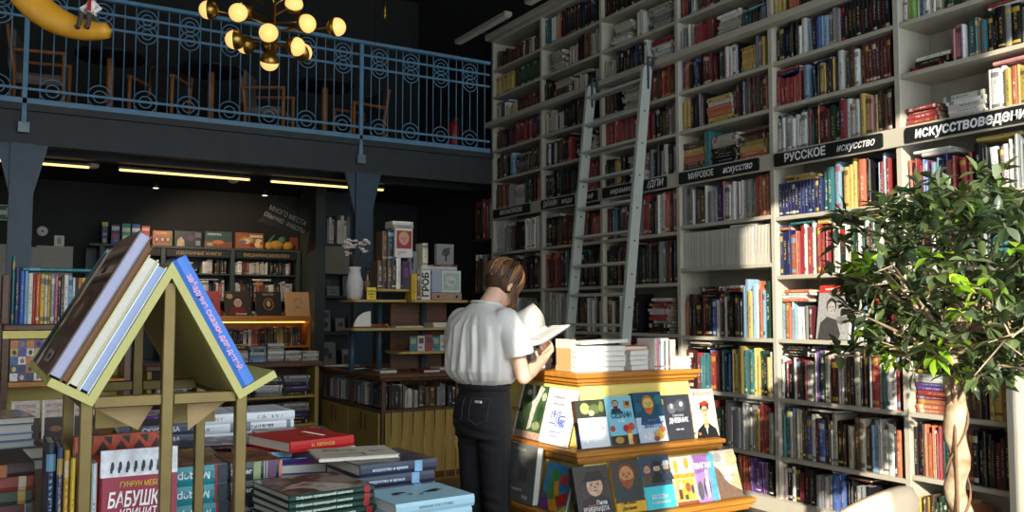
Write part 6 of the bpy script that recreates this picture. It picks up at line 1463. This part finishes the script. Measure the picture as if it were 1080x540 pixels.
# numbering of each shelf from the viewer's left
by = {}
for b in BOOKS: by.setdefault(b['shelf'], []).append(b)
def cname(b): return CNAME[b['l']].replace('navy blue','navy').replace('dark green','green').replace('light blue','pale-blue').replace('lime green','lime')
def sizes(b): return 'thick ' if b['t'] > .034 else ('thin ' if b['t'] < .013 else '')
for key, lst in by.items():
    st_b = [b for b in lst if b['how'] == 'stand']; ly = [b for b in lst if b['how'] == 'lie']
    full = {}
    for i, b in enumerate(st_b):
        l = cname(st_b[i-1]) if i else 'end'; r_ = cname(st_b[i+1]) if i+1 < len(st_b) else 'end'
        b['c1'] = '%s%s book standing' % (sizes(b), cname(b)); b['c2'] = '%s%s book between %s and %s' % (sizes(b), cname(b), l, r_); b['c3'] = '%s%s book, %s from the left' % (sizes(b), cname(b), ORD[min(i,len(ORD)-1)])
    for i, b in enumerate(ly):
        b['c1'] = '%s%s book lying flat' % (sizes(b), cname(b)); b['c2'] = None; b['c3'] = '%s%s book lying flat, %s counted upwards' % (sizes(b), cname(b), ORD[min(i,len(ORD)-1)])
    for f in ('c1','c2'):
        for b in lst: full[(f,b[f])] = full.get((f,b[f]),0)+1
    for b in lst:
        w = SHELVES[key]; w1 = w[3:] if w.startswith('on ') else w
        lab = None
        for f in ('c1','c2','c3'):
            if b.get(f) and (f == 'c3' or full[(f,b[f])] == 1): lab = b[f]; break
        b['label'] = lab + ', ' + w; b['grp'] = 'books on ' + w
def shelf_book(b, name):
    mb = MB(); M = b['M']; loc = M.translation.copy(); M2 = M.copy(); M2.translation = (0,0,0)
    emit_book(mb, M2, b['t'], b['h'], b['d'], PAL[b['l']] if b['kind'] == 'book' else (178,168,146), acc=None if b['kind'] == 'book' else lin((110,96,80))[:3]+(U(.2,.4),), page=b['page'])
    o = mb.build(name, [JACKET, PAPER]); o.location = loc; return o
random.seed(4)
rest = MB()
ws = lambda s: len(s.split())
for b in BOOKS:
    if b['kind'] == 'magazine':
        if b['h'] < .35 or True:
            o = shelf_book(b, 'magazine'); tag(o, 'slim grey-beige magazine in the full row of magazines below the МИРОВОЕ sign', 'magazine', 'grey-beige magazines in the МИРОВОЕ bay')
    elif id(b) in chosen:
        o = shelf_book(b, 'book'); tag(o, b['label'], 'book', b['grp'])
    else: emit_book(rest, b['M'], b['t'], b['h'], b['d'], PAL[b['l']], page=b['page'])
o = rest.build('shelved_books', [JACKET, PAPER]); tag(o, 'many further books filling the far, dim and upper shelves of the shop', 'books', None, 'stuff')
mxw = max((ws(b['label']), b['label']) for b in BOOKS if id(b) in chosen); print('longest label', mxw)

# ------------------------------------------------------------------ light
D = Vector((.583,.744,-.33))
s = bpy.data.lights.new('sun','SUN'); s.energy = 9.; s.angle = math.radians(.55); s.color = (1.,.93,.80)
so = bpy.data.objects.new('sun', s); COL.objects.link(so); so.location = (-3,-6,6); so.rotation_euler = D.to_track_quat('-Z','Y').to_euler()
w = bpy.data.worlds.new('sky'); SC.world = w; w.use_nodes = True; bg = w.node_tree.nodes['Background']; bg.inputs[0].default_value = (.80,.90,1.0,1); bg.inputs[1].default_value = 4.4
for k, (a, b_, z0, z1) in enumerate(OPEN):
    l = bpy.data.lights.new('window_portal','AREA'); l.shape = 'RECTANGLE'; l.size = b_-a; l.size_y = z1-z0; l.cycles.is_portal = True
    o = bpy.data.objects.new('window_portal', l); COL.objects.link(o); o.location = ((a+b_)/2,-.85,(z0+z1)/2); o.rotation_euler = (math.radians(90),0,0)   # faces +y into the room
for a, b_ in ((-.2,1.95),(2.05,4.2)):
    l = bpy.data.lights.new('window_portal','AREA'); l.shape = 'RECTANGLE'; l.size = 2.4; l.size_y = b_-a; l.cycles.is_portal = True
    o = bpy.data.objects.new('window_portal', l); COL.objects.link(o); o.location = (-2.65,(a+b_)/2,2.1); o.rotation_euler = (0,math.radians(-90),0)   # faces +x
def lamp(name, kind, loc, e, col, size=.1, tgt=None, ang=60):
    l = bpy.data.lights.new(name, kind); l.energy = e; l.color = col
    if kind == 'AREA': l.size = size
    elif kind == 'SPOT': l.spot_size = math.radians(ang); l.spot_blend = .5; l.shadow_soft_size = size
    else: l.shadow_soft_size = size
    o = bpy.data.objects.new(name, l); COL.objects.link(o); o.location = loc
    if tgt: o.rotation_euler = (Vector(tgt)-Vector(loc)).to_track_quat('-Z','Y').to_euler()
# added fill spots without fixtures, brightening the back shelves and the tower
WARM = (1,.80,.55); NEUT = (1,.93,.84)
lamp('ceiling_spot_back','SPOT',(1.9,9.3,2.7),60,WARM,.04,(2.4,10.5,1.6),100)
lamp('ceiling_spot_tower','SPOT',(2.6,6.0,4.8),90,NEUT,.08,(3.2,7.1,1.4),40)

# ------------------------------------------------------------------ camera and colour
cam = bpy.data.cameras.new('camera'); cam.sensor_width = 36; cam.lens = 36*FPX/1080; cam.clip_start = .05
co = bpy.data.objects.new('camera', cam); COL.objects.link(co); SC.camera = co
co.matrix_world = Matrix(((RT.x,UPV.x,-FW.x,0),(RT.y,UPV.y,-FW.y,0),(RT.z,UPV.z,-FW.z,1.38),(0,0,0,1)))
SC.view_settings.view_transform = 'Standard'; SC.view_settings.look = 'None'; SC.view_settings.gamma = 1; SC.view_settings.use_curve_mapping = False
SC.view_settings.exposure = 0.0
SC.cycles.max_bounces = 8; SC.cycles.diffuse_bounces = 4; SC.cycles.glossy_bounces = 3
